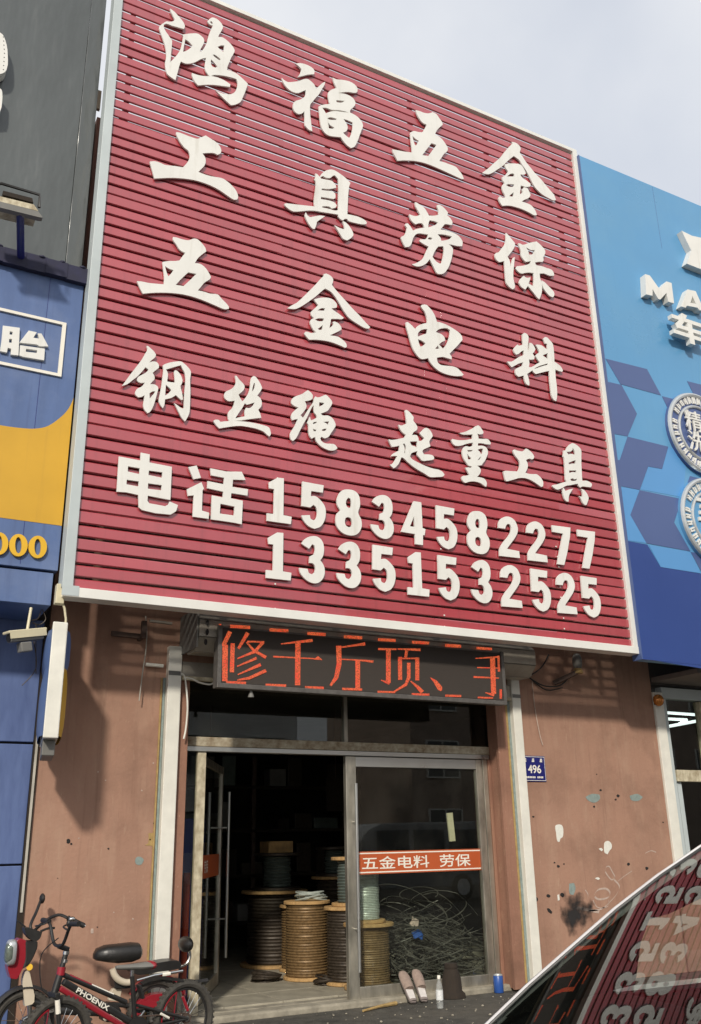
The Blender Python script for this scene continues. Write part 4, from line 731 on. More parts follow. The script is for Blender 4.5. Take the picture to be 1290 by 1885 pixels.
# ================================================================== THINGS INSIDE
def rope_drum(mb, c, r, h, turns, rr=None):
    prof = []; p = h / turns
    for i in range(turns):
        jt = random.uniform(-.006, .002)
        for t in (0.0, 0.25, 0.5, 0.75): prof.append((r + p * 0.42 * math.sin(math.pi * t) - 0.004 + jt, i * p + t * p + (random.uniform(-.15, .15) * p if 0 < t else 0) * 0.5))
    prof.append((r - 0.004, h)); mb.lathe(c, prof, 28)
def spool(loc, rf, h, rd, m, label, turns=22, tf=0.035, group='cable spools in the shop', wood='wood'):
    t = thing('cable_spool', label, 'spool', loc, group); x, y, z = loc
    for zz_ in (z, z + h - tf):
        MB().lathe((x, y, zz_), [(rf * 0.2, 0.0), (rf - 0.006, 0), (rf, 0.006), (rf, tf - 0.006), (rf - 0.006, tf), (rf * 0.2, tf)], 28).build('flange', wood, t, smooth=True)
    mb = MB(); rope_drum(mb, (x, y, z + tf + 0.001), rd, h - 2 * tf - 0.002, turns); mb.build('wound_wire', m, t, smooth=True)
    return t
FZ = 0.08
spool((4.93, 1.62, FZ), 0.265, 0.80, 0.235, 'rope', 'tall wooden spool of thick brown wire rope on the tiled floor', 26)
spool((5.12, 1.02, FZ), 0.25, 0.76, 0.215, 'rope_dark', 'dark rope spool half hidden behind the closed door stile', 24)
spool((5.16, 1.02, FZ + 0.76), 0.20, 0.50, 0.13, 'wire_green', 'thin spool stacked on the dark rope spool by the door', 14)
spool((5.16, 2.30, FZ), 0.24, 0.72, 0.21, 'rope', 'brown rope spool standing behind the tall rope spool', 24)
spool((5.12, 2.95, FZ), 0.42, 0.86, 0.33, 'rope_dark', 'wide dark spool carrying the grey-green drum deep inside', 20)
spool((5.14, 2.92, FZ + 0.86), 0.30, 0.44, 0.17, 'wire_green', 'grey-green wire drum sitting on the wide dark spool', 10, wood='rope_dark')
spool((5.92, 2.85, FZ + 0.0), 0.30, 1.0, 0.22, 'rope_dark', 'dark spool in the gloom right of the grey-green drum', 20)
spool((5.92, 2.85, FZ + 1.0), 0.24, 0.36, 0.12, 'wire_green', 'small grey drum on top of the spool in the gloom', 8, wood='rope_dark')
spool((5.10, 0.56, FZ + 0.62), 0.205, 0.56, 0.145, 'wire_silver', 'silver wire spool behind the door glass under the orange band', 30)
spool((5.14, 0.58, FZ), 0.265, 0.62, 0.21, 'rope', 'brown wire spool under the silver one behind the door glass', 26)
bx_ = MB().box(4.96, 5.30, 2.78, 3.08, FZ + 1.30, FZ + 1.44).build('carton', 'wood', bevel=0.01)
tag(bx_, 'small brown carton on top of the grey-green drum', 'box')
def coil_stack(name, label, c, R_, n, r, m, cat='coil'):
    mb = MB()
    for i in range(n): mb.torus((c[0] + random.uniform(-.03, .03), c[1] + random.uniform(-.03, .03), c[2] + r + i * r * 0.9), R_ * random.uniform(.8, 1.1), r, 20, 5, (random.uniform(-.15, .15), random.uniform(-.15, .15), 1))
    o = mb.build(name, m, None, smooth=True); tag(o, label, cat); return o
coil_stack('wire_coil', 'loose coil of pale wire lying on the tall rope spool', (4.98, 1.62, FZ + 0.81), 0.15, 9, 0.008, 'wire_silver')
coil_stack('wire_coil', 'dark cable coil on the floor beside the tall rope spool', (4.50, 1.75, FZ), 0.15, 7, 0.012, 'rope_dark')
coil_stack('wire_coil', 'black cable loops on the floor before the dark rope spool', (4.92, 1.14, FZ), 0.13, 6, 0.011, 'rope_dark')
coil_stack('wire_coil', 'coil of red-brown cable on top of the silver spool', (5.10, 0.56, FZ + 1.18), 0.14, 8, 0.011, 'orange_pole')
hp = MB(); rnd = random.Random(3)
for i in range(210):
    u = rnd.random(); x = 5.55 + rnd.random() * 0.95; y = 0.45 + rnd.random() * 0.85; zc = FZ + 0.05 + rnd.random() * (0.55 + 0.35 * (y - 0.45)) * (0.55 + 0.45 * rnd.random())
    if u < 0.86:
        a = rnd.random() * 6.28; R_ = 0.18 + rnd.random() * 0.28; tilt = Vector((rnd.uniform(-.5, .5), rnd.uniform(-.7, .3), 1)); N_ = 18; arc = rnd.uniform(2.5, 6.0)
        d = tilt.normalized(); aa = d.cross(Vector((0.3, 0.9, 0.1))).normalized(); bb = d.cross(aa)
        pts = [Vector((x, y, zc)) + (aa * math.cos(a + arc * k / N_) + bb * math.sin(a + arc * k / N_)) * R_ for k in range(N_ + 1)]
        pts = [Vector((min(max(p.x, 5.45), 6.55), max(p.y, 0.36), max(p.z, FZ + 0.01))) for p in pts]
    else:
        L_ = rnd.uniform(0.3, 0.55); a = rnd.uniform(-.5, .5); pts = [Vector((x - L_ * math.cos(a), y - L_ * math.sin(a) * 0.3, zc - 0.08)), Vector((x, y, zc + rnd.uniform(0, .05))), Vector((x + L_ * math.cos(a) * .6, y + .1, zc - 0.05))]
        pts = [Vector((min(max(p.x, 5.45), 6.55), max(p.y, 0.36), max(p.z, FZ + 0.01))) for p in pts]; pts = curve(pts, 3)
    hp.tube(pts, rnd.uniform(0.003, 0.008), 5)
tag(hp.build('wire_heap', mat('mixed_wire', (0.095, 0.088, 0.074), 0.5, 0.2, var=0.7, vs=5), None, smooth=True), 'tangled heap of grey steel wire behind the closed door glass', 'wire', kind='stuff')
bag = MB().obox((5.62, 0.40, FZ + 0.50), (.05, 0, .015), (-.004, .008, .0), (-.012, .01, .035)).obox((5.66, 0.405, FZ + 0.475), (.03, 0, -.02), (0, .007, 0), (.014, .008, .025)).build('plastic_bag', 'can_blue', None, bevel=0.005); tag(bag, 'crumpled blue wrapper on the wire heap behind the glass', 'wrapper')
bag = MB().obox((5.60, 0.40, FZ + 0.61), (.04, 0, -.02), (0, .008, 0), (.014, .01, .035)).obox((5.565, 0.395, FZ + 0.60), (.02, 0, .02), (0, .007, 0), (-.014, .006, .02)).build('paper_wrapper', 'chalk', None, bevel=0.005); tag(bag, 'pale pink wrapper above the blue wrapper on the wire heap', 'wrapper')
gl = MB().bar((6.14, 0.45, 1.78), (6.16, 0.45, 1.48), 0.075, 0.02, (0, 1, 0)).build('price_card', 'beige_p', None); tag(gl, 'yellow card hanging behind the upper right of the glass', 'card')
for i, (x, y, h0, h1) in enumerate(((3.02, 0.62, 0.55, 1.22), (3.20, 0.75, 0.085, 1.24))):
    o = MB().tube([(x, y, h0 if h0 < 0.2 else 0.085), (x + 0.01, y + 0.02, h1)], 0.034, 12).build('orange_pole', 'orange_pole', None, smooth=True)
    tag(o, ('orange pole nearest the left jamb, seen through the sidelight', 'orange pole right of its twin, beside the open door stile')[i], 'pole')
o = MB().box(2.95, 3.42, 0.85, 0.90, 0.085, 1.75).build('backing_board', 'navy', None, bevel=0.01); tag(o, 'dark navy board standing behind the orange poles', 'board')
bw = thing('work_bench', 'dark bench along the left wall deep inside the shop', 'bench', (3.0, 5, FZ))
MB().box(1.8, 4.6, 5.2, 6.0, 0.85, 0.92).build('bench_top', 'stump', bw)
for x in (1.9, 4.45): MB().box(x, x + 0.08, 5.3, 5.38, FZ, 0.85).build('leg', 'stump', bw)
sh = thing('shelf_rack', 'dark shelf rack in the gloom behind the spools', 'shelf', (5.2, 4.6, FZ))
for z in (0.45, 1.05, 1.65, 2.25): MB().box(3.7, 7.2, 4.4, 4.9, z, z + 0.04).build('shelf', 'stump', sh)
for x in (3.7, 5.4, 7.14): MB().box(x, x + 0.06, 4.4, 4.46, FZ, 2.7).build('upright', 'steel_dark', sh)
for z in (0.49, 1.09, 1.69, 2.29):
    x = 3.8; nb = 0
    while x < 6.9:
        w_ = rnd.uniform(0.16, 0.42); h_ = rnd.uniform(0.14, 0.42)
        if rnd.random() < 0.8:
            bm_ = rnd.choice(('rope_dark', 'grey_p', 'wire_green', 'stump')); nb += 1
            o = MB().box(x, x + w_, 4.43, 4.43 + rnd.uniform(.2, .4), z, z + h_).build('carton', bm_, None, bevel=0.008)
            tag(o, '%s box, %s from the left on the %s shelf of the dark rack' % ({'rope_dark': 'brown', 'grey_p': 'grey', 'wire_green': 'grey-green', 'stump': 'dark brown'}[bm_], ('first', 'second', 'third', 'fourth', 'fifth', 'sixth', 'seventh', 'eighth', 'ninth', 'tenth', 'eleventh', 'twelfth')[nb - 1], {0.49: 'lowest', 1.09: 'second lowest', 1.69: 'third', 2.29: 'top'}[z]), 'box', 'boxed stock on the shelf rack')
        x += w_ + rnd.uniform(.02, .14)
for k, (x, y) in enumerate(((3.7, 3.2), (4.4, 3.9), (6.1, 3.4))):
    o = MB().box(x, x + .30, y, y + .02, 1.9, 2.35).build('display_board', 'stump', None); tag(o, ('dim board hanging in the dark left of the shelves', 'dim board hanging in the dark before the shelves', 'dim board hanging in the dark behind the closed door')[k], 'board')
    MB().tube([(x + .15, y + .01, 2.35), (x + .15, y + .01, 3.36)], 0.006, 5).build('chain', 'steel_dark', o)
# ------------------------------------------------------------------ on the step
def slipper(name, px_h, px_t, label):
    a = onZ(px_h, 0.01); b = onY(px_t, DY - 0.05); a = Vector((a.x, -0.03, 0.012))
    a.x = onY(px_h, -0.03).x
    t = thing(name, label, 'slipper', a, 'slippers leaning on the door')
    d = (b - a); L_ = d.length; d.normalize(); sx = Vector((1, 0.15, 0)); sx = (sx - d * sx.dot(d)).normalized(); up = sx.cross(d); up = up if up.y < 0 else -up
    def ring(u, wv, hh, n=16, lo=0.0):
        return [a + d * (u * L_) + sx * (wv * math.cos(2 * math.pi * k / n)) + up * (lo + hh * max(0, math.sin(2 * math.pi * k / n))) for k in range(n)]
    def loft(rings, closed_top=True):
        mb = MB(); n = len(rings[0])
        for r in rings: mb.v += [tuple(p) for p in r]
        for i in range(len(rings) - 1):
            for k in range(n): mb.f.append((i * n + k, i * n + (k + 1) % n, (i + 1) * n + (k + 1) % n, (i + 1) * n + k))
        mb.f.append(tuple(range(n))[::-1]); mb.f.append(tuple(range((len(rings) - 1) * n, len(rings) * n))); return mb
    W_ = [(0, .026), (.06, .042), (.2, .049), (.4, .050), (.55, .055), (.75, .060), (.9, .052), (.97, .036), (1, .016)]
    loft([[a + d * (u * L_) + sx * (w_ * math.cos(2 * math.pi * k / 16)) + up * (0.009 * (1 if math.sin(2 * math.pi * k / 16) > 0 else -1)) for k in range(16)] for u, w_ in W_]).build('sole', 'sole', t, smooth=True)
    loft([[a + d * (u * L_) + sx * (w_ * 0.86 * math.cos(2 * math.pi * k / 16)) + up * (0.011 + 0.003 * (1 if math.sin(2 * math.pi * k / 16) > 0 else -1)) for k in range(16)] for u, w_ in W_[1:7]]).build('insole', 'insole', t, smooth=True)
    loft([ring(u, w_ * 1.03, h_, lo=0.008) for (u, w_), h_ in zip([(.40, .050)] + W_[4:], (.052, .052, .045, .034, .022, .008))]).build('upper', 'canvas', t, smooth=True)
    loft([ring(u, w_ * 1.05, h_, lo=0.008) for (u, w_), h_ in zip([(.03, .036), (.08, .045), (.2, .050), (.3, .050)], (.02, .026, .022, .012))][:2]).build('heel_rim', 'sole', t, smooth=True)
    return t
slipper('slipper', (761, 1848), (739, 1789), 'left taupe slipper leaning heel-down against the closed door')
slipper('slipper', (781, 1841), (764, 1786), 'right taupe slipper of the pair leaning against the door')
bp = onZ((810, 1856), 0.0)
bt = thing('water_bottle', 'clear plastic water bottle with white cap standing on the asphalt', 'bottle', bp)
MB().lathe(bp, [(0.030, 0.0), (0.034, 0.008), (0.034, 0.055), (0.031, 0.062), (0.034, 0.07), (0.034, 0.165), (0.028, 0.20), (0.016, 0.235), (0.013, 0.255)], 20).build('body', 'pet', bt, smooth=True)
MB().lathe(bp + Vector((0, 0, 0.07)), [(0.0347, 0), (0.0347, 0.085)], 20).build('label', 'label_w', bt, smooth=True)
MB().lathe(bp + Vector((0, 0, 0.250)), [(0.0165, 0), (0.0165, 0.026), (0.014, 0.03)], 16).build('cap', 'vinyl_w', bt, smooth=True)
MB().lathe(bp + Vector((0, 0, 0.004)), [(0.029, 0), (0.031, 0.06), (0.010, 0.062)], 16).build('water', 'pet', bt, smooth=True)
cp = onZ((918, 1823), 0.0); cp.y = 0.07; cp.x = onY((918, 1823), 0.07).x
cn = thing('paint_can', 'small blue can with pale rim at the foot of the right jamb', 'can', cp)
MB().lathe(cp, [(0.048, 0), (0.05, 0.004), (0.05, 0.155), (0.046, 0.16)], 20).build('body', 'can_blue', cn, smooth=True)
MB().lathe(cp + Vector((0, 0, 0.158)), [(0.047, 0), (0.049, 0.006), (0.047, 0.012), (0.04, 0.012), (0.04, 0.004)], 20).build('rim', 'silver', cn, smooth=True)
sp = onZ((833, 1842), 0.0); sp = Vector((onY((833, 1842), 0.10).x, 0.10, 0))
sm_ = MB().lathe(sp, [(0.14, 0), (0.135, 0.03), (0.105, 0.06), (0.095, 0.18), (0.08, 0.23), (0.066, 0.26), (0.072, 0.275), (0.064, 0.31)], 14).build('timber_stump', 'stump', None, smooth=True)
tag(sm_, 'dark brown turned post standing against the door bottom rail', 'post')
k0, k1 = onZ((668, 1861), 0.012), onZ((727, 1847), 0.015)
mb = MB().tube([k0, k0 * .5 + k1 * .5 + Vector((0, 0, .006)), k1], [0.010, 0.013, 0.019], 7); mb.ell(k1, 0.03, 0.022, 0.02, 8, 5)
tag(mb.build('broken_handle', 'oldpaint_y', None, smooth=True), 'orange-brown broken tool handle lying before the closed door', 'stick')

pb = MB(); rq = random.Random(11)
for i in range(260):
    x, y = rq.uniform(2.2, 7.5), rq.uniform(-2.2, 0.10); r_ = rq.choice((0.004, 0.006, 0.008, 0.012)); pb.ell((x, y, r_ * 0.4), r_ * rq.uniform(.8, 1.5), r_, r_ * .7, 6, 4)
tag(pb.build('gravel', 'concrete', None), 'loose grit scattered on the asphalt before the step', 'gravel', kind='stuff')
# ================================================================== WALL FITTINGS
hp_ = thing('house_number_plate', 'navy house number plate reading 496 right of the cream rail', 'number plate', onY((980, 1440), -0.01))
a = onY((951, 1393), -0.012); b = onY((1006, 1439), -0.012)
px0, px1, pz0, pz1 = 6.86, b.x, b.z, onY((1003, 1392), -0.012).z
MB().box(px0, px1, -0.014, -0.002, pz0, pz1).build('plate', 'navy', hp_, bevel=0.004)
for (u0, u1, v0, v1) in ((px0 + .008, px1 - .008, pz1 - .014, pz1 - .009), (px0 + .008, px1 - .008, pz0 + .009, pz0 + .014), (px0 + .008, px0 + .012, pz0 + .014, pz1 - .014), (px1 - .012, px1 - .008, pz0 + .014, pz1 - .014)):
    MB().box(u0, u1, -0.0155, -0.0142, v0, v1).build('border_line', 'vinyl_w', hp_)
cx = (px0 + px1) / 2; hh = pz1 - pz0
text('number', '496', 'vinyl_w', hp_, (cx, -0.0158, pz0 + hh * 0.48), (1, 0, 0), (0, 0, 1), hh * 0.33, bold=0.02, width=hh * 0.66)
for i in (-1, 0, 1):
    mb = MB(); c0 = cx + i * 0.115 - 0.012; z_ = pz0 + hh * 0.82
    for k in range(3): mb.box(c0 - 0.02 + 0.004 * k, c0 + 0.018, -0.0158, -0.0142, z_ - 0.017 + k * 0.014, z_ - 0.008 + k * 0.014)
    mb.box(c0 - 0.004, c0 + 0.005, -0.0161, -0.0159, z_ - 0.02, z_ + 0.021); mb.build('street_name', 'vinyl_w', hp_)
for i in range(11): 
    if i != 6: MB().box(cx - 0.125 + i * 0.0225, cx - 0.109 + i * 0.0225, -0.0158, -0.0142, pz0 + hh * 0.13, pz0 + hh * 0.20).build('small_print', 'vinyl_w', hp_)
# light box
LBY0, LBY1 = -0.92, -0.12
e0 = onY((82, 1358), LBY0); e1 = onY((106, 1358), LBY0); e2 = onY((93, 1143), LBY0)
lb = thing('light_box_sign', 'slim white-edged light box with bulging yellow and blue faces', 'light box', (e0.x + .06, -0.5, e0.z))
lxm, lw2 = (e0.x + e1.x) / 2 - 0.005, 0.060
TW = 0.16
def lbx(x, y, z): return (lxm + x + (y - LBY0) * TW, y, z)
def lbbox(name, m, hx0, hx1, y0, y1, z0, z1, bev=0.008):
    P = [lbx(a, b, c) for c in (z0, z1) for a, b in ((hx0, y0), (hx1, y0), (hx1, y1), (hx0, y1))]
    return MB().add(P, [(0, 3, 2, 1), (4, 5, 6, 7), (0, 1, 5, 4), (1, 2, 6, 5), (2, 3, 7, 6), (3, 0, 4, 7)]).build(name, m, lb, bevel=bev)
lbbox('body', 'rail', -lw2, lw2, LBY0, LBY1, e0.z, e2.z)
zm = e0.z + (e2.z - e0.z) * 0.60
for sg in (-1, 1):
    for z0, z1, m in ((e0.z + 0.02, zm, 'yellow' if sg > 0 else 'blue_sheet'), (zm, e2.z - 0.06, 'blue_sheet')):
        mb = MB(); P = []; n1, n2 = 8, 6
        for i in range(n1 + 1):
            for j in range(n2 + 1):
                u = i / n1; v = j / n2; y = LBY0 + 0.02 + (LBY1 - LBY0 - 0.04) * u; z = z0 + (z1 - z0) * v
                bul = 0.045 * min(1, 6 * u, 6 * (1 - u)) ** 0.5 * (1 - 0.35 * (2 * v - 1) ** 4)
                P.append(lbx(sg * (lw2 + 0.001 + bul), y, z))
        mb.add(P, [(i * (n2 + 1) + j, (i + 1) * (n2 + 1) + j, (i + 1) * (n2 + 1) + j + 1, i * (n2 + 1) + j + 1) for i in range(n1) for j in range(n2)]).build('bulged_face', m, lb, smooth=True, fix=False)
lbbox('power_box', 'grey_p', -0.055, 0.045, -0.80, -0.30, e0.z - 0.125, e0.z - 0.002)
for z in (e0.z + 0.12, e2.z - 0.12): MB().bar(lbx(0, LBY1, z), lbx(0, 0.0, z), 0.04, 0.04).build('wall_bracket', 'steel_dark', lb)
jb = onY((110, 1093), -0.80)
jx = thing('junction_box', 'small cream junction box under the lower left sign corner', 'junction box', jb)
MB().box(jb.x - 0.035, jb.x + 0.035, -0.83, -0.75, jb.z - 0.09, jb.z + 0.08).build('body', 'beige_p', jx, bevel=0.006)
MB().tube(curve([onY(p, -0.80) for p in ((112, 1108), (118, 1118), (120, 1132), (121, 1143), (117, 1160), (104, 1168))], 5), 0.010, 7).build('cable', 'beige_p', jx, smooth=True)
# camera on the left
def cctv(label, c, d, rod_top, m1='beige_p'):
    t = thing('security_camera', label, 'camera', c, None); c = Vector(c); d = Vector(d).normalized(); sx = d.cross(Vector((0, 0, 1))).normalized(); up = sx.cross(d)
    MB().obox(c + up * 0.045, d * 0.17, sx * 0.055, up * 0.012).build('sun_shield', m1, t, bevel=0.008)
    MB().obox(c + up * 0.02 - sx * 0.052, d * 0.16, sx * 0.004, up * 0.03).build('shield_side', m1, t)
    MB().obox(c, d * 0.145, sx * 0.043, up * 0.036).build('body', 'grey_p', t, bevel=0.012)
    MB().tube([c + d * 0.143, c + d * 0.155], 0.03, 14).build('lens', 'black_p', t, smooth=True)
    MB().obox(c - up * 0.085 + d * 0.02, d * 0.05, sx * 0.04, up * 0.04).build('mount', 'grey_p', t, bevel=0.01)
    MB().tube([c + up * 0.05 - d * 0.02, rod_top], 0.012, 8).build('rod', m1, t, smooth=True)
    return t
cc = onY((47, 1172), -0.78)
cctv('yellowed security camera hanging under the blue tyre-shop sign', cc, (-1.0, -0.35, -0.25), onY((57, 1119), -0.74))
mb = MB()
for pts in (((78, 1122), (84, 1140), (72, 1150), (60, 1146)), ((76, 1122), (70, 1138), (58, 1142)), ((62, 1180), (66, 1230), (40, 1262)), ((66, 1150), (66, 1240))):
    mb.tube(curve([onY(p, -0.6) for p in pts], 4), 0.004, 5)
tag(mb.build('loose_wiring', 'rope_dark', None, smooth=True), 'thin dark wires dangling beside the hanging security camera', 'cables')
# lamp holder and cables right of the door
sc_ = onY((1062, 1218), -0.20)
fx = thing('outdoor_sensor', 'grey sensor on a rusty bracket under the right end of the red sign', 'sensor', sc_)
MB().ell(sc_, 0.055, 0.055, 0.10, 14, 8, pw=0.8).build('body', 'grey_p', fx, smooth=True)
MB().lathe(sc_ - Vector((0.0, 0, 0.14)), [(0.06, 0), (0.055, 0.03), (0.04, 0.06)], 14).build('collar', 'oldpaint_y', fx, smooth=True)
MB().bar(sc_ - Vector((0.02, 0, 0.13)), Vector((sc_.x - 0.22, -0.0, sc_.z - 0.24)), 0.07, 0.05).build('bracket', 'steel_dark', fx)
mb = MB()
for pts in (((940, 1245), (968, 1246), (995, 1230), (1010, 1205)), ((972, 1246), (1000, 1262), (1030, 1262), (1048, 1246)), ((975, 1248), (1005, 1270), (1035, 1266))):
    mb.tube(curve([onY(p, -0.03) for p in pts], 5), 0.008, 6)
tag(mb.build('slack_cable', 'black_p', None, smooth=True), 'slack black cables looping along the wall right of the shutter', 'cables')
mb = MB(); mb.tube(curve([onY(p, -0.012) for p in ((979, 1250), (984, 1300), (993, 1350), (999, 1372))], 5), 0.006, 5)
tag(mb.build('paint_drip', 'chalk', shop, smooth=True))
MB().tube(curve([onY((979, 1250), -.01), onY((984, 1300), -.01)], 2), 0.003, 5)
for pts, lab, m, r in ((((268, 1134), (270, 1165), (268, 1200), (262, 1240), (256, 1290)), 'thin pale wire hanging down the left wall', 'ceramic', 0.006),
                       (((324, 1237), (338, 1243), (342, 1260), (345, 1300), (342, 1340), (338, 1360)), 'white cable drooping beside the left guide rail', 'rail', 0.009),
                       (((338, 1247), (352, 1249), (366, 1256), (384, 1260), (392, 1258)), 'short white cable running to the LED board', 'rail', 0.009)):
    o = MB().tube(curve([onY(p, -0.07) for p in pts], 5), r, 6).build('hanging_cable', m, None, smooth=True); tag(o, lab, 'cable')
br = thing('wall_bracket', 'dark rusted bracket with wires left of the shutter housing', 'bracket', onY((262, 1160), 0.0))
p0, p1 = onY((262, 1146), -0.1), onY((262, 1178), -0.1)
MB().bar(Vector((p0.x, -0.16, p0.z)), Vector((p0.x, -0.16, p1.z)), 0.045, 0.05, (0, 1, 0)).build('post', 'steel_dark', br)
MB().bar(onY((205, 1166), -0.05), onY((262, 1172), -0.05), 0.03, 0.045).build('arm', 'steel_dark', br)
MB().bar((p0.x, -0.16, p1.z + .02), (p0.x, 0, p1.z + .02), 0.03, 0.03).build('stay', 'steel_dark', br)
MB().bar(onY((275, 1143), -0.1), onY((316, 1148), -0.1), 0.04, 0.02).build('arm', 'shutter', br)
o = MB().tube([onY((268, 1223), -.05), onY((300, 1226), -.05)], 0.018, 8).build('cable_sleeve', 'rail', None, smooth=True); tag(o, 'white cable sleeve pointing at the left guide rail', 'cable')

# ================================================================== LEFT NEIGHBOUR (blue and yellow)
PY = -0.70
lf = thing('neighbour_shop', 'neighbouring shop left of the brown wall, clad in blue sheet', 'building', (-2, 0, 0))
MB().box(-8, 1.55, 0.06, 0.30, 0, 9.2).build('wall', 'dark_in', lf)
zj = onY((30, 1592), 0).z
for i, x in enumerate((-5.0, -3.5, -2.0, -0.5)):
    for (z0, z1) in ((0.05, zj - 0.008), (zj + 0.008, 2.35), (2.37, 3.45)):
        MB().box(x, x + 1.49 if i < 3 else 1.50, 0.0, 0.05, z0, z1).build('sheet_panel', 'blue_low', lf, bevel=0.006)
MB().box(1.502, 1.548, -0.02, 0.06, 0.02, 3.4).build('corner_trim', 'stump', lf)
MB().box(1.515, 1.535, -0.03, -0.02, 1.0, 2.5).build('conduit', 'ceramic', lf)
bsn = thing('tyre_shop_sign', 'blue and yellow tyre-shop sign with white 胎 and yellow digits', 'sign', (0, PY, 3.4))
xe = 1.445
q = (0, 450); s_ = 2.815
def LP(a, b, y=PY): return onY((q[0] + a / s_, q[1] + b / s_), y)
zy0 = LP(160, 1437).z; zdk = LP(160, 1682).z
MB().box(-6, xe, PY, -0.02, zdk + 0.01, 6.60).build('panel', 'blue_sheet', bsn, bevel=0.004)
MB().box(-6, xe - 0.03, PY + 0.02, -0.02, 3.43, zdk - 0.01).build('lower_panel', 'blue_sheet', bsn, bevel=0.004)
for x in (1.13, 0.52, -0.1): MB().box(x, x + 0.004, PY - 0.0015, PY + 0.01, 3.76, 6.58).build('seam', 'navy', bsn)
MB().box(0.95, 0.955, PY + 0.018, PY + 0.03, 3.44, zdk - 0.02).build('seam', 'navy', bsn)
sw = [LP(a, b) for a, b in soften([(0, 937), (90, 950), (180, 955), (250, 940), (320, 890), (360, 840), (382, 795)], 1)]
C_ = curve([LP(a, b) for a, b in ((-120, 915), (0, 937), (90, 950), (180, 955), (250, 940), (320, 890), (358, 845), (381, 795))], 4)
C_ = [Vector((min(p.x, xe - 0.002), PY - 0.003, p.z)) for p in C_]; C_[0].x = -4
pl = C_ + [Vector((xe - 0.002, PY - 0.003, zy0)), Vector((-4, PY - 0.003, zy0))]
MB().prism([pl], (0, 0.002, 0)).build('yellow_field', 'yellow', bsn)
letter('block_character', q, s_, [[[(15,420),(102,432),(95,575),(55,570),(57,540),(40,535),(35,560),(0,552),(8,500)], [(50,450),(65,452),(63,468),(49,466)], [(47,488),(62,490),(60,510),(46,508)]],
   [[(100,508),(148,446),(190,455),(172,483),(203,488),(195,460),(215,462),(250,528),(205,527),(190,518)]], [[(104,522),(232,540),(228,600),(120,582),(100,575)], [(135,540),(192,548),(190,562),(133,556)]]], y=PY - 0.03, depth=0.028, parent=bsn, sm=False)
fr0, fr1, fr2 = LP(342, 412), LP(315, 690), LP(0, 622)
fx1 = (fr0.x + fr1.x) / 2; fzt = fr0.z; fzb = fr1.z
for (u0, u1, v0, v1) in ((-1.2, fx1, fzt - 0.028, fzt), (-1.2, fx1, fzb, fzb + 0.028), (fx1 - 0.035, fx1, fzb + 0.028, fzt - 0.028)):
    MB().box(u0, u1, PY - 0.02, PY - 0.001, v0, v1).build('outline_bar', 'vinyl_w', bsn)
for cxx in (195, 95, -5):
    o_ = []; i_ = []
    for t in range(28):
        a = t / 28 * 6.283; o_.append((cxx + 48 * math.cos(a), 1558 + (cxx - 95) * 0.09 + 58 * math.sin(a))); i_.append((cxx + 17 * math.cos(a), 1558 + (cxx - 95) * 0.09 + 42 * math.sin(a)))
    letter('digit', q, s_, [[o_, i_]], y=PY - 0.03, depth=0.028, m='gold', parent=bsn, sm=False)
gt = thing('sign_gutter', 'ragged navy gutter strip along the top of the tyre-shop sign', 'gutter', (0, PY, 6.6))
mb = MB()
for i in range(40):
    x = 1.46 - i * 0.19; mb.box(x - 0.20, x, PY - 0.06 - random.uniform(0, .012), PY + 0.2, 6.585 + random.uniform(-.012, .006), 6.74 + random.uniform(-.008, .010)); mb.ell((x - 0.05, PY - 0.05, 6.745), 0.035, 0.03, 0.018, 8, 5)
mb.build('strip', 'navy_gutter', gt)
GY = -0.55
gp = thing('grey_billboard', 'tall dark grey billboard above the tyre-shop sign', 'billboard', (-1, GY, 6.7))
gx = onY((160, 450), GY).x - 0.03
xs_ = [gx, gx - 0.16, gx - 1.36, gx - 2.56, gx - 5.0]
for i in range(4): MB().box(xs_[i + 1] + 0.004, xs_[i], GY, GY + 0.08, 6.5, 12.0).build('panel', 'grey_panel', gp, bevel=0.004)
for pts in ([(-60, 55), (0, 60), (10, 75), (14, 100), (12, 128), (0, 136), (-60, 130)], [(-60, 160), (0, 163), (4, 170), (3, 195), (0, 205), (-60, 210)]):
    P = [onY(p, GY - 0.14) for p in soften(pts, 3, 60)]
    MB().prism([P], (0, 0.12, 0)).build('channel_letter', 'cream', gp)
mb = MB()
for i in range(9): 
    p = onY((8 - 0.5 * abs(i - 4), 68 + i * 7.5), GY - 0.141); mb.ell(p, 0.006, 0.003, 0.006, 6, 4)
tag(mb.build('letter_bulb', 'black_p', gp), kind='stuff')
# steel frame of the red sign seen in the gap
MB().box(1.28, 1.50, -0.40, -0.36, 9.0, 9.25).build('frame_tie', 'beige_p', sign)
# flood light
f0 = onY((38, 474), PY - 0.05); f1 = onY((37, 392), -1.25)
fl_ = thing('flood_light', 'weathered flood light on a blue post before the grey billboard', 'flood light', f0)
MB().tube([f0, f1], 0.035, 10).build('post', 'navy', fl_, smooth=True)
def FP(a, b, y=-1.3): return onY((a / 3.626, b / 3.626), y)
MB().prism([[FP(-60, 1345), FP(0, 1345), FP(255, 1410), FP(285, 1452), FP(262, 1450), FP(0, 1385), FP(-60, 1375)]], (0, 0.06, 0)).build('front_bezel', 'grey_p', fl_)
MB().prism([[FP(-40, 1300), FP(0, 1310), FP(225, 1365), FP(255, 1408), FP(0, 1345), FP(-40, 1340)]], (0, 0.25, 0)).build('housing', 'peel', fl_)
MB().prism([[FP(20, 1272), FP(215, 1322), FP(222, 1352), FP(20, 1300)]], (0, 0.16, 0)).build('ballast', 'stump', fl_)
mb = MB().tube([FP(260, 1385), FP(262, 1300), FP(10, 1225), FP(-40, 1230)], 0.014, 6); mb.build('yoke', 'black_p', fl_, smooth=True)

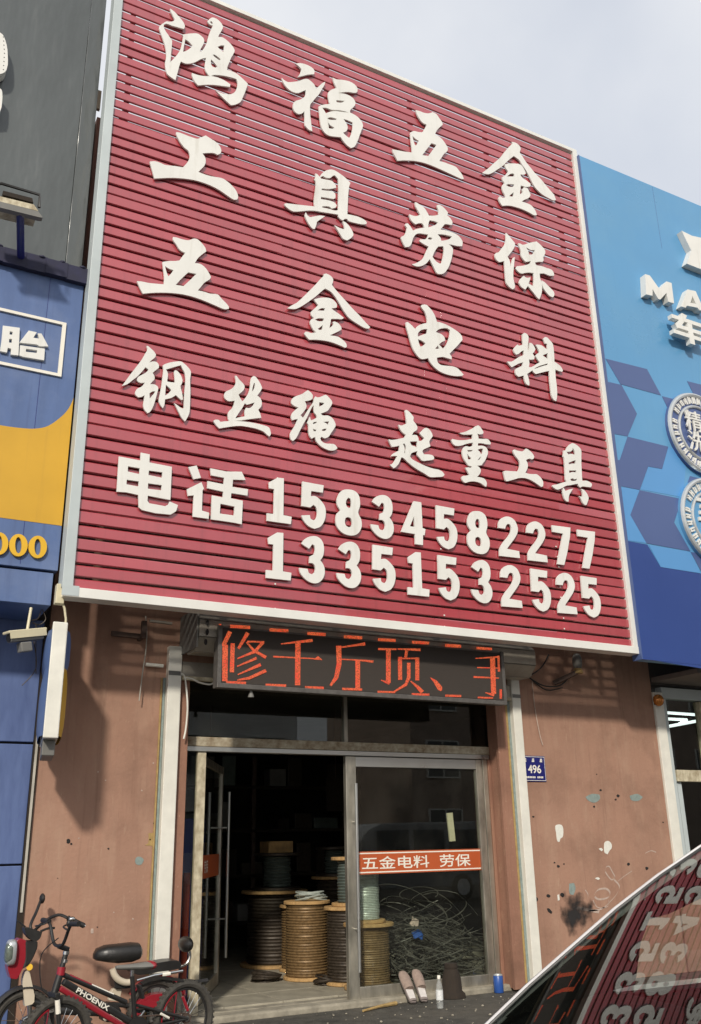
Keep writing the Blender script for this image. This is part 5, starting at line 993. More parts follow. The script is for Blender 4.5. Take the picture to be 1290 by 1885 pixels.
# ================================================================== RIGHT NEIGHBOUR (blue car-wash sign)
RY = -0.92
r0 = onY((1062, 284), RY); r1 = onY((1181, 1213), RY)
rx0 = r1.x; rz0, rz1 = r1.z, r0.z
rsn = thing('car_wash_sign', 'blue car-wash sign with hexagon pattern and round badges', 'sign', (rx0 + 2, RY, rz0))
MB().box(rx0 + 0.005, 13.5, RY, RY + 0.14, rz0, rz1).build('panel', 'sky_blue', rsn, bevel=0.006)
MB().box(rx0 + 1.42, rx0 + 1.424, RY - 0.0015, RY + 0.01, rz1 - 1.1, rz1 - 0.02).build('seam', 'mid_blue', rsn)
MB().box(rx0 - 0.002, rx0 + 0.012, RY - 0.008, RY + 0.139, rz0 - 0.004, rz1 - 0.004).build('dark_edge_strip', 'mid_blue', rsn)  # mid-blue strip paints the shade of the panel's side return
MB().box(rx0 + 0.013, 13.4, RY - 0.006, RY + 0.02, rz0 - 0.004, rz0 + 0.02).build('dark_edge_strip', 'deep_blue', rsn)
q = (1090, 640); s_ = 3.25
def RP(a, b, y): 
    p = onY((q[0] + a / s_, q[1] + b / s_), y); p.x = max(p.x, rx0 + 0.012); return p
zb_ = RP(330, 1178, RY).z
def patch(pts, m, k): 
    MB().prism([[RP(a, b, RY - 0.003 - 0.001 * k) for a, b in pts]], (0, 0.002 + 0.001 * k, 0)).build('pattern_tile', m, rsn)
patch([(60, 1155), (205, 1155), (330, 1178), (408, 1312), (650, 1352), (900, 1395), (900, 1960), (200, 1850)], 'deep_blue', 0)
patch([(80,65),(328,128),(412,285),(170,218)], 'mid_blue', 1); patch([(60,195),(175,222),(268,395),(212,530),(90,505)], 'mid_blue', 1)
patch([(212,532),(455,592),(418,725),(335,710),(285,850),(110,815),(100,660),(165,672)], 'mid_blue', 1)
patch([(285,852),(535,905),(490,1045),(588,1218),(325,1170),(228,1000)], 'mid_blue', 2)
patch([(418,290),(640,345),(560,560),(465,390)], 'mid_blue', 1); patch([(568,200),(760,248),(760,420),(640,345)], 'mid_blue', 1)
patch([(585,768),(760,808),(700,960),(540,895)], 'mid_blue', 1); patch([(590,1222),(760,1250),(760,1400),(655,1345)], 'mid_blue', 2)
patch([(340,1182),(588,1222),(650,1350),(410,1312)], 'bright_blue', 3)
patch([(165,832),(283,852),(228,1000),(325,1170),(150,1142),(120,900)], 'bright_blue', 1); patch([(335,712),(418,727),(455,596),(570,620),(540,895),(290,848)], 'bright_blue', 0)
q2 = (1040, 260); s2 = 4.284
LX = RY - 0.10
def rl(name, comps, sm=False): return letter(name, q2, s2, comps, y=LX, depth=0.098, m='cream', parent=rsn, sm=sm)
rl('emblem', [[[(920,705),(1000,745),(1080,762),(1180,735),(1260,760),(1260,1060),(1160,1045),(1075,1010),(960,965),(995,860),(960,790)]]])
rl('letter', [[[(632,1048),(668,1058),(745,1165),(800,1105),(840,1118),(860,1278),(815,1265),(800,1195),(752,1248),(735,1243),(690,1165),(690,1218),(640,1207)]]])
rl('letter', [[[(965,1168),(1030,1182),(1100,1340),(1060,1332),(1045,1312),(960,1296),(952,1312),(915,1302)], [(1005,1222),(1032,1282),(990,1274)]]])
rl('letter', [[[(1180,1225),(1260,1240),(1290,1280),(1270,1320),(1310,1390),(1265,1380),(1235,1325),(1225,1372),(1175,1362)]]])
cA, cB = onY((q2[0] + 825 / s2, q2[1] + 1460 / s2), LX), onY((q2[0] + 1078 / s2, q2[1] + 1530 / s2), LX)
text('block_character', '车', 'cream', rsn, ((cA.x + cB.x) / 2, LX + .02, (cA.z + cB.z) / 2), (1, 0, 0), (0, 0, 1), 0.46, width=cB.x - cA.x, bold=0.028, thick=0.075)
def badge(px, edge, txt, ringm):
    c = onY(px, RY - 0.06); e = onY(edge, RY - 0.06); R_ = abs(c.x - e.x)
    t = thing('round_badge', 'silver-rimmed round badge on the blue sign, ' + txt, 'badge', c, 'badges on the car-wash sign')
    MB().lathe((c.x, RY - 0.001, c.z), [(R_, 0), (R_, 0.045)], 48, (0, -1, 0)).build('disc', ringm, t, smooth=True)
    MB().torus((c.x, RY - 0.05, c.z), R_ - 0.03, 0.032, 56, 8, (0, 1, 0)).build('outer_ring', 'silver', t, smooth=True)
    MB().torus((c.x, RY - 0.05, c.z), R_ * 0.66, 0.022, 48, 8, (0, 1, 0)).build('inner_ring', 'silver', t, smooth=True)
    mb = MB()
    for i in range(34):
        a = i / 34 * 6.283
        if i % 11 in (4,): continue
        d = Vector((math.cos(a), 0, math.sin(a))); tt = Vector((-math.sin(a), 0, math.cos(a))); P = Vector((c.x, RY - 0.058, c.z)) + d * R_ * 0.81
        for k in range(2): mb.obox(P + tt * (k - .5) * R_ * 0.055 * (1.0), tt * R_ * 0.018, Vector((0, 0.012, 0)), d * R_ * random.uniform(0.055, 0.085))
        mb.obox(P + d * R_ * random.uniform(-.06, .06), tt * R_ * 0.045, Vector((0, 0.011, 0)), d * R_ * 0.016)
    tag(mb.build('rim_lettering', 'cream', t), kind='stuff')
    return t, c, R_
t1, c1, R1 = badge((1290, 798), (1233, 795), 'upper of the two', 'mid_blue')
for k, ch in enumerate(('精', '洗')):
    text('character', ch, 'cream', t1, (c1.x - R1 * 0.24, RY - 0.075, c1.z + R1 * (0.24 if k == 0 else -0.26)), (1, 0, 0), (0, 0, 1), R1 * 0.50, bold=0.007, thick=0.02)
t2, c2, R2 = badge((1316, 960), (1256, 955), 'lower of the two', 'sky_blue')
mb = MB()
for k in range(7): mb.box(c2.x - R2 * 0.50 + 0.03 * (k % 3), c2.x - R2 * 0.08, RY - 0.07, RY - 0.046, c2.z + R2 * (-0.5 + 0.15 * k), c2.z + R2 * (-0.42 + 0.15 * k))
mb.build('raised_strokes', 'cream', t2)
# shop under it
rb = thing('car_wash_shop', 'car-wash shop under the blue sign with pale window frames', 'building', (11, 0, 0))
MB().box(9.0301, 14, -0.0, 0.30, 3.32, 9.2).build('wall', 'dark_in', rb)
MB().box(9.06, 14, 0.0, 0.30, 0, 0.85).build('wall', 'wall', rb)
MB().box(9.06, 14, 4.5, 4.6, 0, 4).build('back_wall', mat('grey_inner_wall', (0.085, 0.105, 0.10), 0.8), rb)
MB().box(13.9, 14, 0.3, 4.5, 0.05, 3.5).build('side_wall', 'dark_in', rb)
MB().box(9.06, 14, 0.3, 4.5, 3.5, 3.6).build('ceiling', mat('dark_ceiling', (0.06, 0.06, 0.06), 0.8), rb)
MB().box(9.06, 14, 0.3, 4.5, 0.0, 0.05).build('floor', 'concrete', rb)
MB().box(9.032, 14, RY + 0.145, -0.02, 3.34, 3.40).build('soffit', mat('brownish_soffit', (0.16, 0.135, 0.12), 0.8), rb)
wn = thing('shop_window', 'cream-framed glass window at the right edge beside the brown wall', 'window', (9.6, 0, 0.85))
MB().box(9.035, 9.19, -0.03, 0.10, 0.85, 3.22).build('frame_post', 'rail', wn, bevel=0.006)
MB().box(9.20, 9.27, 0.0, 0.09, 0.90, 3.15).build('sash_stile', 'grey_frame', wn, bevel=0.004)
MB().box(9.19, 13, -0.02, 0.09, 3.15, 3.29).build('head_rail', 'grey_frame', wn, bevel=0.004)
zr = onY((1250, 1428), 0).z
MB().box(9.275, 13, -0.025, 0.08, zr - 0.07, zr + 0.07).build('mid_rail', 'peel', wn, bevel=0.006)
MB().box(9.30, 9.37, 0.02, 0.08, 0.92, zr - 0.075).build('sash_stile', 'grey_frame', wn, bevel=0.004)
MB().box(9.86, 9.98, -0.01, 0.09, 0.92, 3.14).build('mullion', 'peel', wn, bevel=0.004)
MB().box(9.27, 13, 0.05, 0.056, 0.9, 3.15).build('pane', 'clear', wn)
MB().box(9.2, 13, -0.05, 0.10, 0.80, 0.895).build('sill', 'rail', wn, bevel=0.006)
tb = thing('hexagon_light', 'white zigzag tube lights on the ceiling behind the right window', 'light', (11, 1.5, 3.2))
hv = [onY(p, 1.2) for p in ((1200, 1310), (1288, 1316), (1330, 1318))]
for pts in (((1200, 1310), (1300, 1317)), ((1200, 1322), (1264, 1325)), ((1264, 1325), (1248, 1334)), ((1215, 1340), (1300, 1324)), ((1300, 1318), (1345, 1326)), ((1300, 1324), (1345, 1336))):
    MB().tube([onY(p, 1.4) for p in pts], 0.022, 8).build('tube_light', 'tube_light', tb, smooth=True)
bl = onY((1212, 1289), -0.08)
o = thing('amber_bulb', 'amber glass bulb on the cream window post at the right', 'bulb', bl)
MB().ell(bl, 0.075, 0.06, 0.075, 14, 9).build('globe', 'bulb', o, smooth=True)
MB().box(bl.x - 0.03, bl.x + 0.03, -0.03, -0.025 + 0.0, bl.z - 0.05, bl.z + 0.05).build('base', 'stump', o)

# ================================================================== CAR (foreground right)
def wz(x, y): return WZ0 + 0.645 * (x - 2.7) - 0.025 * (x - 2.7) ** 2 - 0.155 * (y + 5.93) - 0.08 * (y + 5.93) ** 2
WZ0 = 1.125
def onW(p):
    r = ray(p); lo, hi = 0.0, 0.0
    g_ = lambda t: (CAM[2] + r[2] * t) - wz(CAM[0] + r[0] * t, CAM[1] + r[1] * t)
    t = 1e-4
    while g_(t) > 0 and t < 0.01: t += 1e-5
    a, b = t - 1e-5, t
    for _ in range(30):
        m_ = (a + b) / 2
        if g_(m_) > 0: a = m_
        else: b = m_
    return Vector(CAM + r * b)
E_ = [onW(p) for p in ((842, 1939), (868, 1914), (899, 1885), (972, 1815), (1052, 1745), (1132, 1675), (1212, 1613), (1290, 1560), (1345, 1527), (1385, 1505))]
FWD = Vector((-0.989, 0.148, 0)); LAT = Vector((-0.148, -0.989, 0)); UP = Vector((0, 0, 1)); BK = -FWD
car = thing('parked_car', 'white parked car whose windscreen mirrors the red sign', 'car', (3.2, -6.3, 0))
nv = len(E_); nu = 14; P = []
for i, e in enumerate(E_):
    wd = 1.46 - 0.16 * i / (nv - 1)
    for j in range(nu + 1):
        u = j / nu; p = e + LAT * wd * u + FWD * (0.16 * 4 * u * (1 - u)) * 0.6
        P.append(Vector((p.x, p.y, wz(p.x, p.y))))
Nr = [P[i * (nu + 1) + nu] for i in range(nv)]
MB().add(P, [(i * (nu + 1) + j, i * (nu + 1) + j + 1, (i + 1) * (nu + 1) + j + 1, (i + 1) * (nu + 1) + j) for i in range(nv - 1) for j in range(nu)]).build('windscreen', 'car_glass', car, smooth=True, fix=False)
def strip(pts, offs, name, m, smooth=True):
    """sweep a small section (offsets in lateral/up) along a path"""
    mb = MB(); k = len(offs)
    for p in pts: mb.v += [tuple(p + LAT * a + UP * b + FWD * c) for a, b, c in offs]
    for i in range(len(pts) - 1):
        for j in range(k): mb.f.append((i * k + j, i * k + (j + 1) % k, (i + 1) * k + (j + 1) % k, (i + 1) * k + j))
    mb.f.append(tuple(range(k))[::-1]); mb.f.append(tuple(range((len(pts) - 1) * k, len(pts) * k)))
    return mb.build(name, m, car, smooth=smooth)
strip(E_, [(0.012, 0.002, 0), (-0.003, 0.010, 0), (-0.022, 0.004, 0), (-0.045, -0.03, 0), (-0.02, -0.05, 0)], 'pillar', 'car_paint')
strip(E_, [(0.024, 0.001, 0), (0.020, 0.009, 0), (0.013, 0.008, 0), (0.010, -0.004, 0)], 'windscreen_seal', 'black_p')
strip(Nr, [(-0.012, 0.002, 0), (0.004, 0.018, 0), (0.035, 0.012, 0), (0.06, -0.03, 0), (0.02, -0.05, 0)], 'pillar', 'car_paint')
# body from cross sections; local s = metres behind the windscreen base, half width, heights
base = (E_[0] + Nr[0]) / 2; base.z = 0
def CP(s, t, z): return base + BK * s + LAT * t + UP * z
cowl = min(E_[0].z, Nr[0].z)
SEC = [(-1.42, .55, .34, .42, .44), (-1.36, .72, .24, .58, .62), (-1.1, .82, .22, .66, .72), (-0.6, .84, .22, .66, .74), (-0.05, .85, .22, .72, cowl - 0.06), (0.6, .90, .22, .86, .86), (1.6, .90, .22, .88, .88), (2.6, .89, .22, .90, .92), (3.2, .84, .26, .90, .95), (3.4, .74, .34, .86, .92), (3.44, .62, .42, .72, .80)]
mb = MB(); K = 14
for s, hw, zl, zs, zt in SEC:
    pr = [(-hw * .9, zl), (-hw, zl + .12), (-hw * 1.01, (zl + zs) / 2), (-hw * .98, zs), (-hw * .86, zs + (zt - zs) * .7), (-hw * .5, zt), (0, zt + .01), (hw * .5, zt), (hw * .86, zs + (zt - zs) * .7), (hw * .98, zs), (hw * 1.01, (zl + zs) / 2), (hw, zl + .12), (hw * .9, zl), (0, zl)]
    mb.v += [tuple(CP(s, a, b)) for a, b in pr]
for i in range(len(SEC) - 1):
    for j in range(K):
        if SEC[i][0] >= -0.06 and SEC[i + 1][0] <= 2.65 and 4 <= j <= 7: continue
        mb.f.append((i * K + j, i * K + (j + 1) % K, (i + 1) * K + (j + 1) % K, (i + 1) * K + j))
mb.f.append(tuple(range(K))[::-1]); mb.f.append(tuple(range((len(SEC) - 1) * K, len(SEC) * K)))
mb.build('body', 'car_paint', car, smooth=True)
ea, na = E_[-1], Nr[-1]; mb = MB(); rows = []
for s, dz_ in ((0, 0), (0.25, 0.035), (0.6, 0.045), (1.0, 0.02), (1.35, -0.06)):
    rows.append([ea * (1 - u) + na * u + BK * (s + 0.10 * 4 * u * (1 - u) * (-.6 if s == 0 else 0)) + UP * (dz_ + 0.03 * 4 * u * (1 - u)) for u in np.linspace(0, 1, 9)])
for r in rows: mb.v += [tuple(p) for p in r]
mb.f = [(i * 9 + j, i * 9 + j + 1, (i + 1) * 9 + j + 1, (i + 1) * 9 + j) for i in range(4) for j in range(8)]
mb.build('roof', 'car_paint', car, smooth=True)
MB().add([tuple(p - UP * 0.03) for r in rows for p in r], [(i * 9 + j, i * 9 + j + 1, (i + 1) * 9 + j + 1, (i + 1) * 9 + j) for i in range(4) for j in range(8)]).build('headliner', 'car_dark', car, smooth=True)
for sd, (A0, pl_) in enumerate(((-1, E_), (1, Nr))):
    top = [r[0 if sd == 0 else -1] for r in rows]; hwd = -0.86 if sd == 0 else 0.86
    bl_ = [CP(0.62, hwd, .90), CP(1.5, hwd, .91), CP(2.3, hwd * .98, .93)]
    strip([top[2] + BK * .1, CP(1.42, hwd, .88)], [(-.02, 0, -.03), (.02, 0, -.03), (.02, 0, .03), (-.02, 0, .03)], 'door_pillar', 'car_dark')
    strip([top[-1], CP(2.75, hwd * .95, .92)], [(-.02, 0, -.12), (.02, 0, -.12), (.02, 0, .05), (-.02, 0, .05)], 'rear_pillar', 'car_paint')
    strip(top, [(-.03, -.03, 0), (.03, -.03, 0), (.03, .01, 0), (-.03, .01, 0)], 'roof_rail', 'car_paint')
    w0 = pl_[4]; MB().add([tuple(pl_[2] - UP * .03), tuple(pl_[5] - UP * .03), tuple(top[0] - UP * .03), tuple(top[2] + BK * .05 - UP * .03), tuple(bl_[1]), tuple(bl_[0])], [(0, 1, 2, 3, 4, 5)]).build('side_window', 'clear', car, fix=False)
    if sd == 1: MB().obox(CP(0.30, hwd * 1.14, .90), BK * .05, LAT * .09, UP * .065).build('mirror', 'car_paint', car, bevel=0.03)
    for s in (-0.75, 2.35):
        wc = CP(s, hwd * 0.94, 0.31)
        wh = MB().torus(wc, 0.235, 0.075, 28, 8, LAT).build('tyre', 'rubber', car, smooth=True)
        MB().lathe(wc - LAT * .05, [(0.05, 0), (0.19, 0.02), (0.2, 0.05), (0.19, .08), (0.05, .1)], 20, LAT).build('rim', 'silver', wh, smooth=True)
    MB().ell(CP(-1.28, hwd * .74, .60), .10, .14, .07, 14, 8).build('headlight', 'lens', car, smooth=True)
    MB().obox(CP(3.42, hwd * .66, .82), BK * .03, LAT * .14, UP * .06).build('tail_light', 'red_p', car, bevel=0.02)
MB().add([tuple(rows[-1][0]), tuple(rows[-1][-1]), tuple(CP(2.75, .80, .94)), tuple(CP(2.75, -.80, .94))], [(0, 1, 2, 3)]).build('rear_window', 'clear', car, fix=False)
mb = MB(); mb.v = [tuple(CP(s, t, z)) for s, z in ((-0.06, cowl - .03), (0.35, .87), (0.72, .885), (0.80, .80), (0.82, .45)) for t in (-.80, -.4, 0, .4, .80)]
mb.f = [(i * 5 + j, i * 5 + j + 1, (i + 1) * 5 + j + 1, (i + 1) * 5 + j) for i in range(4) for j in range(4)]
mb.build('dashboard', 'car_dark', car, smooth=True)
MB().prism([[onP(p, tuple(E_[3] + LAT * 0.06), (BK.x, BK.y)) for p in ((930, 1872), (1060, 1755), (1140, 1685), (1218, 1624), (1290, 1577), (1345, 1545), (1350, 1640), (1290, 1652), (1228, 1682), (1192, 1692), (1176, 1735), (1166, 1812))]], LAT * 0.012).build('pillar_visor_mask', 'car_dark', car)  # added dark panel, cut to black out the far window around one patch
for t in (-.38, .38):
    st_ = MB().obox(CP(1.5, t, .50), BK * .25, LAT * .25, UP * .10).build('seat', 'car_dark', car, bevel=0.05)
    MB().obox(CP(1.80, t, .86), (BK * .30 + UP).normalized() * .32, LAT * .24, (BK - UP * .3).normalized() * .07).build('seat_back', 'car_dark', car, bevel=0.05)
    MB().obox(CP(1.93, t, 1.24), UP * .09, LAT * .13, BK * .045).build('headrest', 'car_dark', car, bevel=0.03)
for t in (-.845, .845): MB().obox(CP(1.65, t, .53), BK * 1.05, LAT * .012, UP * .31).build('door_trim', 'car_dark', car)
sw_ = MB().torus(CP(1.02, .38, .92), .17, .016, 26, 7, (BK * .85 + UP * .5)).build('steering_wheel', 'black_p', car, smooth=True)
MB().obox(CP(1.0, 0, .24), BK * 1.9, LAT * .82, UP * .02).build('floor_pan', 'car_dark', car)

# ================================================================== BICYCLE AND E-BIKE
rh = onZ((338, 1877), 0.25); fh = onZ((62, 1921), 0.25)
bd_ = (fh - rh); bd_.z = 0; WB = bd_.length; bd_.normalize()
if WB > 1.05: fh = rh + bd_ * 1.02
side = Vector((-bd_.y, bd_.x, 0)); side = side if side.y < 0 else -side
def BP(p, off=0.0): return onP(p, tuple(rh), (bd_.x, bd_.y)) + side * off
bk = thing('bicycle', 'black and red bicycle with knobbly tyres parked before the left wall', 'bicycle', (rh.x * .5 + fh.x * .5, rh.y * .5 + fh.y * .5, 0))
def wheel(c, R_, parent, ax, rim='red_p', rim_frac=1.0, spokes=24):
    tyre = MB().torus(c, R_ - 0.028, 0.028, 44, 8, ax)
    for i in range(44):
        a = i / 44 * 6.283; d = Vector(ax).normalized(); aa = d.cross(Vector((0.3, 0.9, 0.1))).normalized(); bb = d.cross(aa); e = aa * math.cos(a) + bb * math.sin(a); tt = d.cross(e)
        for k in (-1, 1): tyre.obox(c + e * (R_ - 0.003) + d * 0.012 * k, tt * 0.008, d * 0.008, e * 0.006)
    t = tyre.build('tyre', 'rubber', parent, smooth=True)
    MB().torus(c, R_ - 0.062, 0.011, 40, 6, ax).build('rim', 'black_p', t, smooth=True)
    if rim != 'black_p': MB().torus(c + Vector(ax).normalized() * 0.009, R_ - 0.064, 0.007, 30, 5, ax, 0.2, 2.4).build('rim_stripe', rim, t, smooth=True)
    sp_ = MB(); d = Vector(ax).normalized(); aa = d.cross(Vector((0.3, 0.9, 0.1))).normalized(); bb = d.cross(aa)
    for i in range(spokes):
        a = i / spokes * 6.283; e = aa * math.cos(a) + bb * math.sin(a); e2 = aa * math.cos(a + .5 * (1 if i % 2 else -1)) + bb * math.sin(a + .5 * (1 if i % 2 else -1))
        sp_.tube([c + e2 * 0.022 + d * 0.02 * (1 if i % 4 < 2 else -1), c + e * (R_ - 0.068)], 0.0022, 4)
    tag(sp_.build('spokes', 'chrome', parent), kind='stuff')
    MB().tube([c - d * 0.045, c + d * 0.045], 0.022, 10).build('hub', 'chrome', parent, smooth=True)
RW = 0.262
rh.z = fh.z = RW
wheel(rh, RW, bk, side); wheel(fh, RW, bk, side)
def btube(name, a, b, r, m, parent=bk, n=10): return MB().tube([a, b], r, n).build(name, m, parent, smooth=True)
ht, hb = BP((112, 1788)), BP((99, 1831)); bb_ = (rh + fh) / 2 + bd_ * -0.10; bb_.z = 0.24
stp = BP((243, 1797)); tt0, tt1 = BP((118, 1795)), BP((232, 1845)); dt0 = BP((112, 1812))
btube('head_tube', ht, hb, 0.025, 'black_p'); btube('head_ring', BP((113.5, 1780)), BP((111, 1795)), 0.029, 'red_p')
btube('top_tube', tt0, tt1, 0.017, 'black_p'); btube('tube_decal', tt0 + (tt1 - tt0) * .08 + UP * .012 + side * .003, tt0 + (tt1 - tt0) * .42 + UP * .012 + side * .003, 0.010, 'red_p'); btube('tube_decal', tt0 + (tt1 - tt0) * .40 + UP * .012 + side * .003, tt0 + (tt1 - tt0) * .78 + UP * .012 + side * .003, 0.009, 'vinyl_w')
dn = (bb_ - dt0).normalized(); dnu = side.cross(dn).normalized(); dnu = dnu if dnu.z > 0 else -dnu
MB().obox((dt0 + bb_) / 2 + dnu * .022, dn * (bb_ - dt0).length / 2, side * .019, dnu * .022).build('down_tube', 'black_p', bk, bevel=0.012)
MB().obox((dt0 + bb_) / 2 - dnu * .024, dn * (bb_ - dt0).length / 2, side * .018, dnu * .019).build('down_tube', 'red_p', bk, bevel=0.010)
text('maker_name', 'PHOENIX', 'vinyl_w', bk, dt0 + dn * 0.27 + dnu * .020 + side * .0205, dn, dnu, 0.036, width=0.30, bold=0.03)
btube('seat_tube', stp, bb_, 0.017, 'black_p'); btube('seat_post', stp, stp + UP * 0.05, 0.013, 'chrome')
for k in (-1, 1):
    btube('chain_stay', bb_ + side * .03 * k, rh + side * .055 * k, 0.011, 'black_p'); btube('seat_stay', BP((250, 1850), .03 * k), rh + side * .055 * k, 0.011, 'black_p')
    btube('fork_leg', hb + side * .05 * k, fh + side * .055 * k, [0.017, 0.014], 'black_p'); btube('fork_stanchion', hb + side * .05 * k + (fh - hb) * .10, hb + side * .05 * k + (fh - hb) * .42, 0.018, 'vinyl_w')
btube('stay_decal', BP((287, 1864), .067), BP((302, 1872), .067), 0.009, 'vinyl_w')
MB().bar(hb - side * .065, hb + side * .065, 0.04, 0.035).build('fork_crown', 'black_p', bk, bevel=0.008)
btube('steerer', ht, BP((123, 1748)), 0.019, 'black_p'); btube('spacer', BP((118, 1772)), BP((119.5, 1766)), 0.0225, 'chrome'); btube('spacer', BP((121, 1757)), BP((122, 1751)), 0.0225, 'chrome')
sm1 = BP((107, 1741)); MB().bar(BP((126, 1748)), sm1, 0.034, 0.034).build('stem', 'black_p', bk, bevel=0.008)
hbp = [sm1 + side * 0.29 + Vector((.03, 0, .155)), sm1 + side * .17 + UP * .14, sm1 + side * .08 + UP * .02, sm1, sm1 - side * .08 + UP * .02, sm1 - side * .17 + UP * .14, sm1 - side * .29 + UP * .155]
hbp[0] = sm1 + side * .29 + UP * .155
MB().tube(curve(hbp, 5), 0.0115, 9).build('handlebar', 'black_p', bk, smooth=True)
for k, e in ((1, hbp[0]), (-1, hbp[-1])):
    MB().tube([e, e + side * .11 * -k + UP * -.004], 0.018, 10).build('grip', 'black_p', bk, smooth=True)
    MB().tube(curve([e - side * .12 * k, e - side * .13 * k + bd_ * .05 - UP * .02, e - side * .03 * k + bd_ * .065 - UP * .035], 4), 0.006, 6).build('brake_lever', 'black_p', bk, smooth=True)
mb = MB().tube(curve([sm1 + side * .1 + bd_ * .05 + UP * .06, sm1 + bd_ * .12 - UP * .05, sm1 + bd_ * .10 - UP * .25, hb + bd_ * .04], 5), 0.004, 5); mb.build('brake_cable', 'black_p', bk, smooth=True)
sd0, sd1 = BP((213, 1781)), BP((281, 1779)); L_ = (sd1 - sd0).length; sdn = (sd1 - sd0).normalized()
mb = MB()
for u, wv, hv_, lo in ((0, .012, .012, 0), (.08, .022, .016, 0), (.35, .030, .020, 0), (.6, .055, .024, .002), (.85, .075, .028, .006), (1, .06, .02, .010)):
    c_ = sd0 + sdn * L_ * u + UP * lo; mb.v += [tuple(c_ + side * wv * math.cos(2 * math.pi * k / 12) + UP * hv_ * math.sin(2 * math.pi * k / 12)) for k in range(12)]
mb.f = [(i * 12 + k, i * 12 + (k + 1) % 12, (i + 1) * 12 + (k + 1) % 12, (i + 1) * 12 + k) for i in range(5) for k in range(12)] + [tuple(range(12))[::-1], tuple(range(60, 72))]
sdl = mb.build('saddle', 'grey_p', bk, smooth=True)
MB().ell(sd0 + sdn * L_ * .93 + UP * .010, .040, .075, .032, 12, 8, Matrix(((sdn.x, side.x, 0), (sdn.y, side.y, 0), (0, 0, 1)))).build('saddle_back', 'red_p', sdl, smooth=True)
MB().bar(BP((255, 1812)), BP((262, 1838)), 0.05, 0.02).build('fender_bracket', 'black_p', bk, bevel=0.005)
fd = [BP((258, 1810)), BP((285, 1800)), BP((320, 1803)), BP((350, 1807)), BP((382, 1804))]; mb = MB()
for i, p in enumerate(curve(fd, 4)):
    w_ = 0.035 * (1 - 0.6 * i / 16); mb.v += [tuple(p + side * w_ * a + UP * b) for a, b in ((-1, -.004), (0, .012), (1, -.004), (1, -.010), (0, .002), (-1, -.010))]
kk = len(mb.v) // 6; mb.f = [(i * 6 + k, i * 6 + (k + 1) % 6, (i + 1) * 6 + (k + 1) % 6, (i + 1) * 6 + k) for i in range(kk - 1) for k in range(6)] + [tuple(range(6))[::-1], tuple(range((kk - 1) * 6, kk * 6))]
mb.build('mudguard', 'black_p', bk, smooth=True)
MB().lathe(bb_ + side * .03, [(.02, 0), (.085, .001), (.085, .005), (.02, .006)], 24, side).build('chain_wheel', 'black_p', bk, smooth=True)
btube('crank', bb_ + side * .05, bb_ + side * .055 + bd_ * .10 - UP * .10, 0.010, 'chrome'); MB().obox(bb_ + side * .10 + bd_ * .10 - UP * .10, bd_ * .045, side * .045, UP * .012).build('pedal', 'black_p', bk, bevel=0.004)
btube('crank', bb_ - side * .05, bb_ - side * .055 - bd_ * .10 + UP * .10, 0.010, 'chrome'); MB().obox(bb_ - side * .10 - bd_ * .10 + UP * .10, bd_ * .045, side * .045, UP * .012).build('pedal', 'black_p', bk, bevel=0.004)
tag(MB().tube([bb_ + side * .034 + UP * .083, rh + side * .034 + UP * .035], .005, 5).tube([bb_ + side * .034 - UP * .083, rh + side * .034 - UP * .035], .005, 5).build('chain', 'steel_dark', bk, smooth=True))
MB().lathe(rh + side * .03, [(.01, 0), (.038, .001), (.038, .010), (.01, .011)], 18, side).build('sprocket', 'steel_dark', bk, smooth=True)
btube('tyre_reflector', rh + side * .02 + Vector((0.02, 0, .05)), rh + side * .02 + UP * .15 - bd_ * -.03, 0.012, 'red_p')

EY = -0.36
def EP(p, y=EY): return onY(p, y)
EL = Vector((-1, 0, 0)); ES = Vector((0, -1, 0))
ew = EP((300, 1895)); 
eb = thing('electric_bike', 'red and cream electric bike with black seat against the left wall', 'electric bike', (2.0, EY, 0))
RE = 0.235
rc = Vector((EP((262, 1900)).x + .10, EY, RE)); fc = Vector((EP((45, 1900)).x - .02, EY, RE))
wheel(rc, RE, eb, (0, -1, 0), 'black_p', spokes=12); wheel(fc, RE, eb, (0, -1, 0), 'black_p', spokes=12)
z3 = lambda a, b: (a / 6.45, 1640 + b / 6.45)
z4 = lambda a, b: (180 + a / 5.375, 1700 + b / 5.375)
def plate(name, pts, m, half, parent=eb, bev=0.02, y=EY, sm=True):
    P = [EP(p, y - half) for p in (soften(pts, 3, 75) if sm else pts)]
    return MB().prism([P], (0, 2 * half, 0)).build(name, m, parent, bevel=bev)
shl = plate('headlamp_shell', [z3(*p) for p in ((195, 600), (265, 568), (345, 640), (335, 720), (210, 1040), (125, 1040), (92, 900), (150, 800))], 'red_p', 0.070, bev=0.03)
hl = EP(z3(128, 730), EY - 0.06)
MB().ell(hl, .040, .066, .092, 18, 10, pw=0.55).build('headlamp', 'silver', eb, smooth=True); MB().ell(hl + Vector((-.016, -.016, 0)), .033, .054, .072, 16, 10, pw=0.6).build('headlamp_lens', 'lens', eb, smooth=True)
plate('leg_shield', [z3(*p) for p in ((300, 600), (450, 600), (440, 690), (350, 870), (265, 930), (300, 800))], 'black_p', 0.075)
plate('handlebar_cover', [z3(*p) for p in ((290, 440), (360, 440), (500, 490), (470, 570), (400, 600), (310, 520))], 'black_p', 0.06)
hb0 = EP(z3(430, 500))
for pts, nm in ((((490, 95), (430, 250), (360, 420), (420, 520)), 1), (((400, 480), (530, 360), (690, 285), (800, 320)), -1)):
    yy = EY + 0.0; PP = [EP(z3(*p), EY + dy) for p, dy in zip(pts, ((.17, .10, .03, 0) if nm == 1 else (0, -.08, -.17, -.22)))]
    MB().tube(curve(PP, 5), 0.012, 8).build('handlebar', 'black_p', eb, smooth=True)
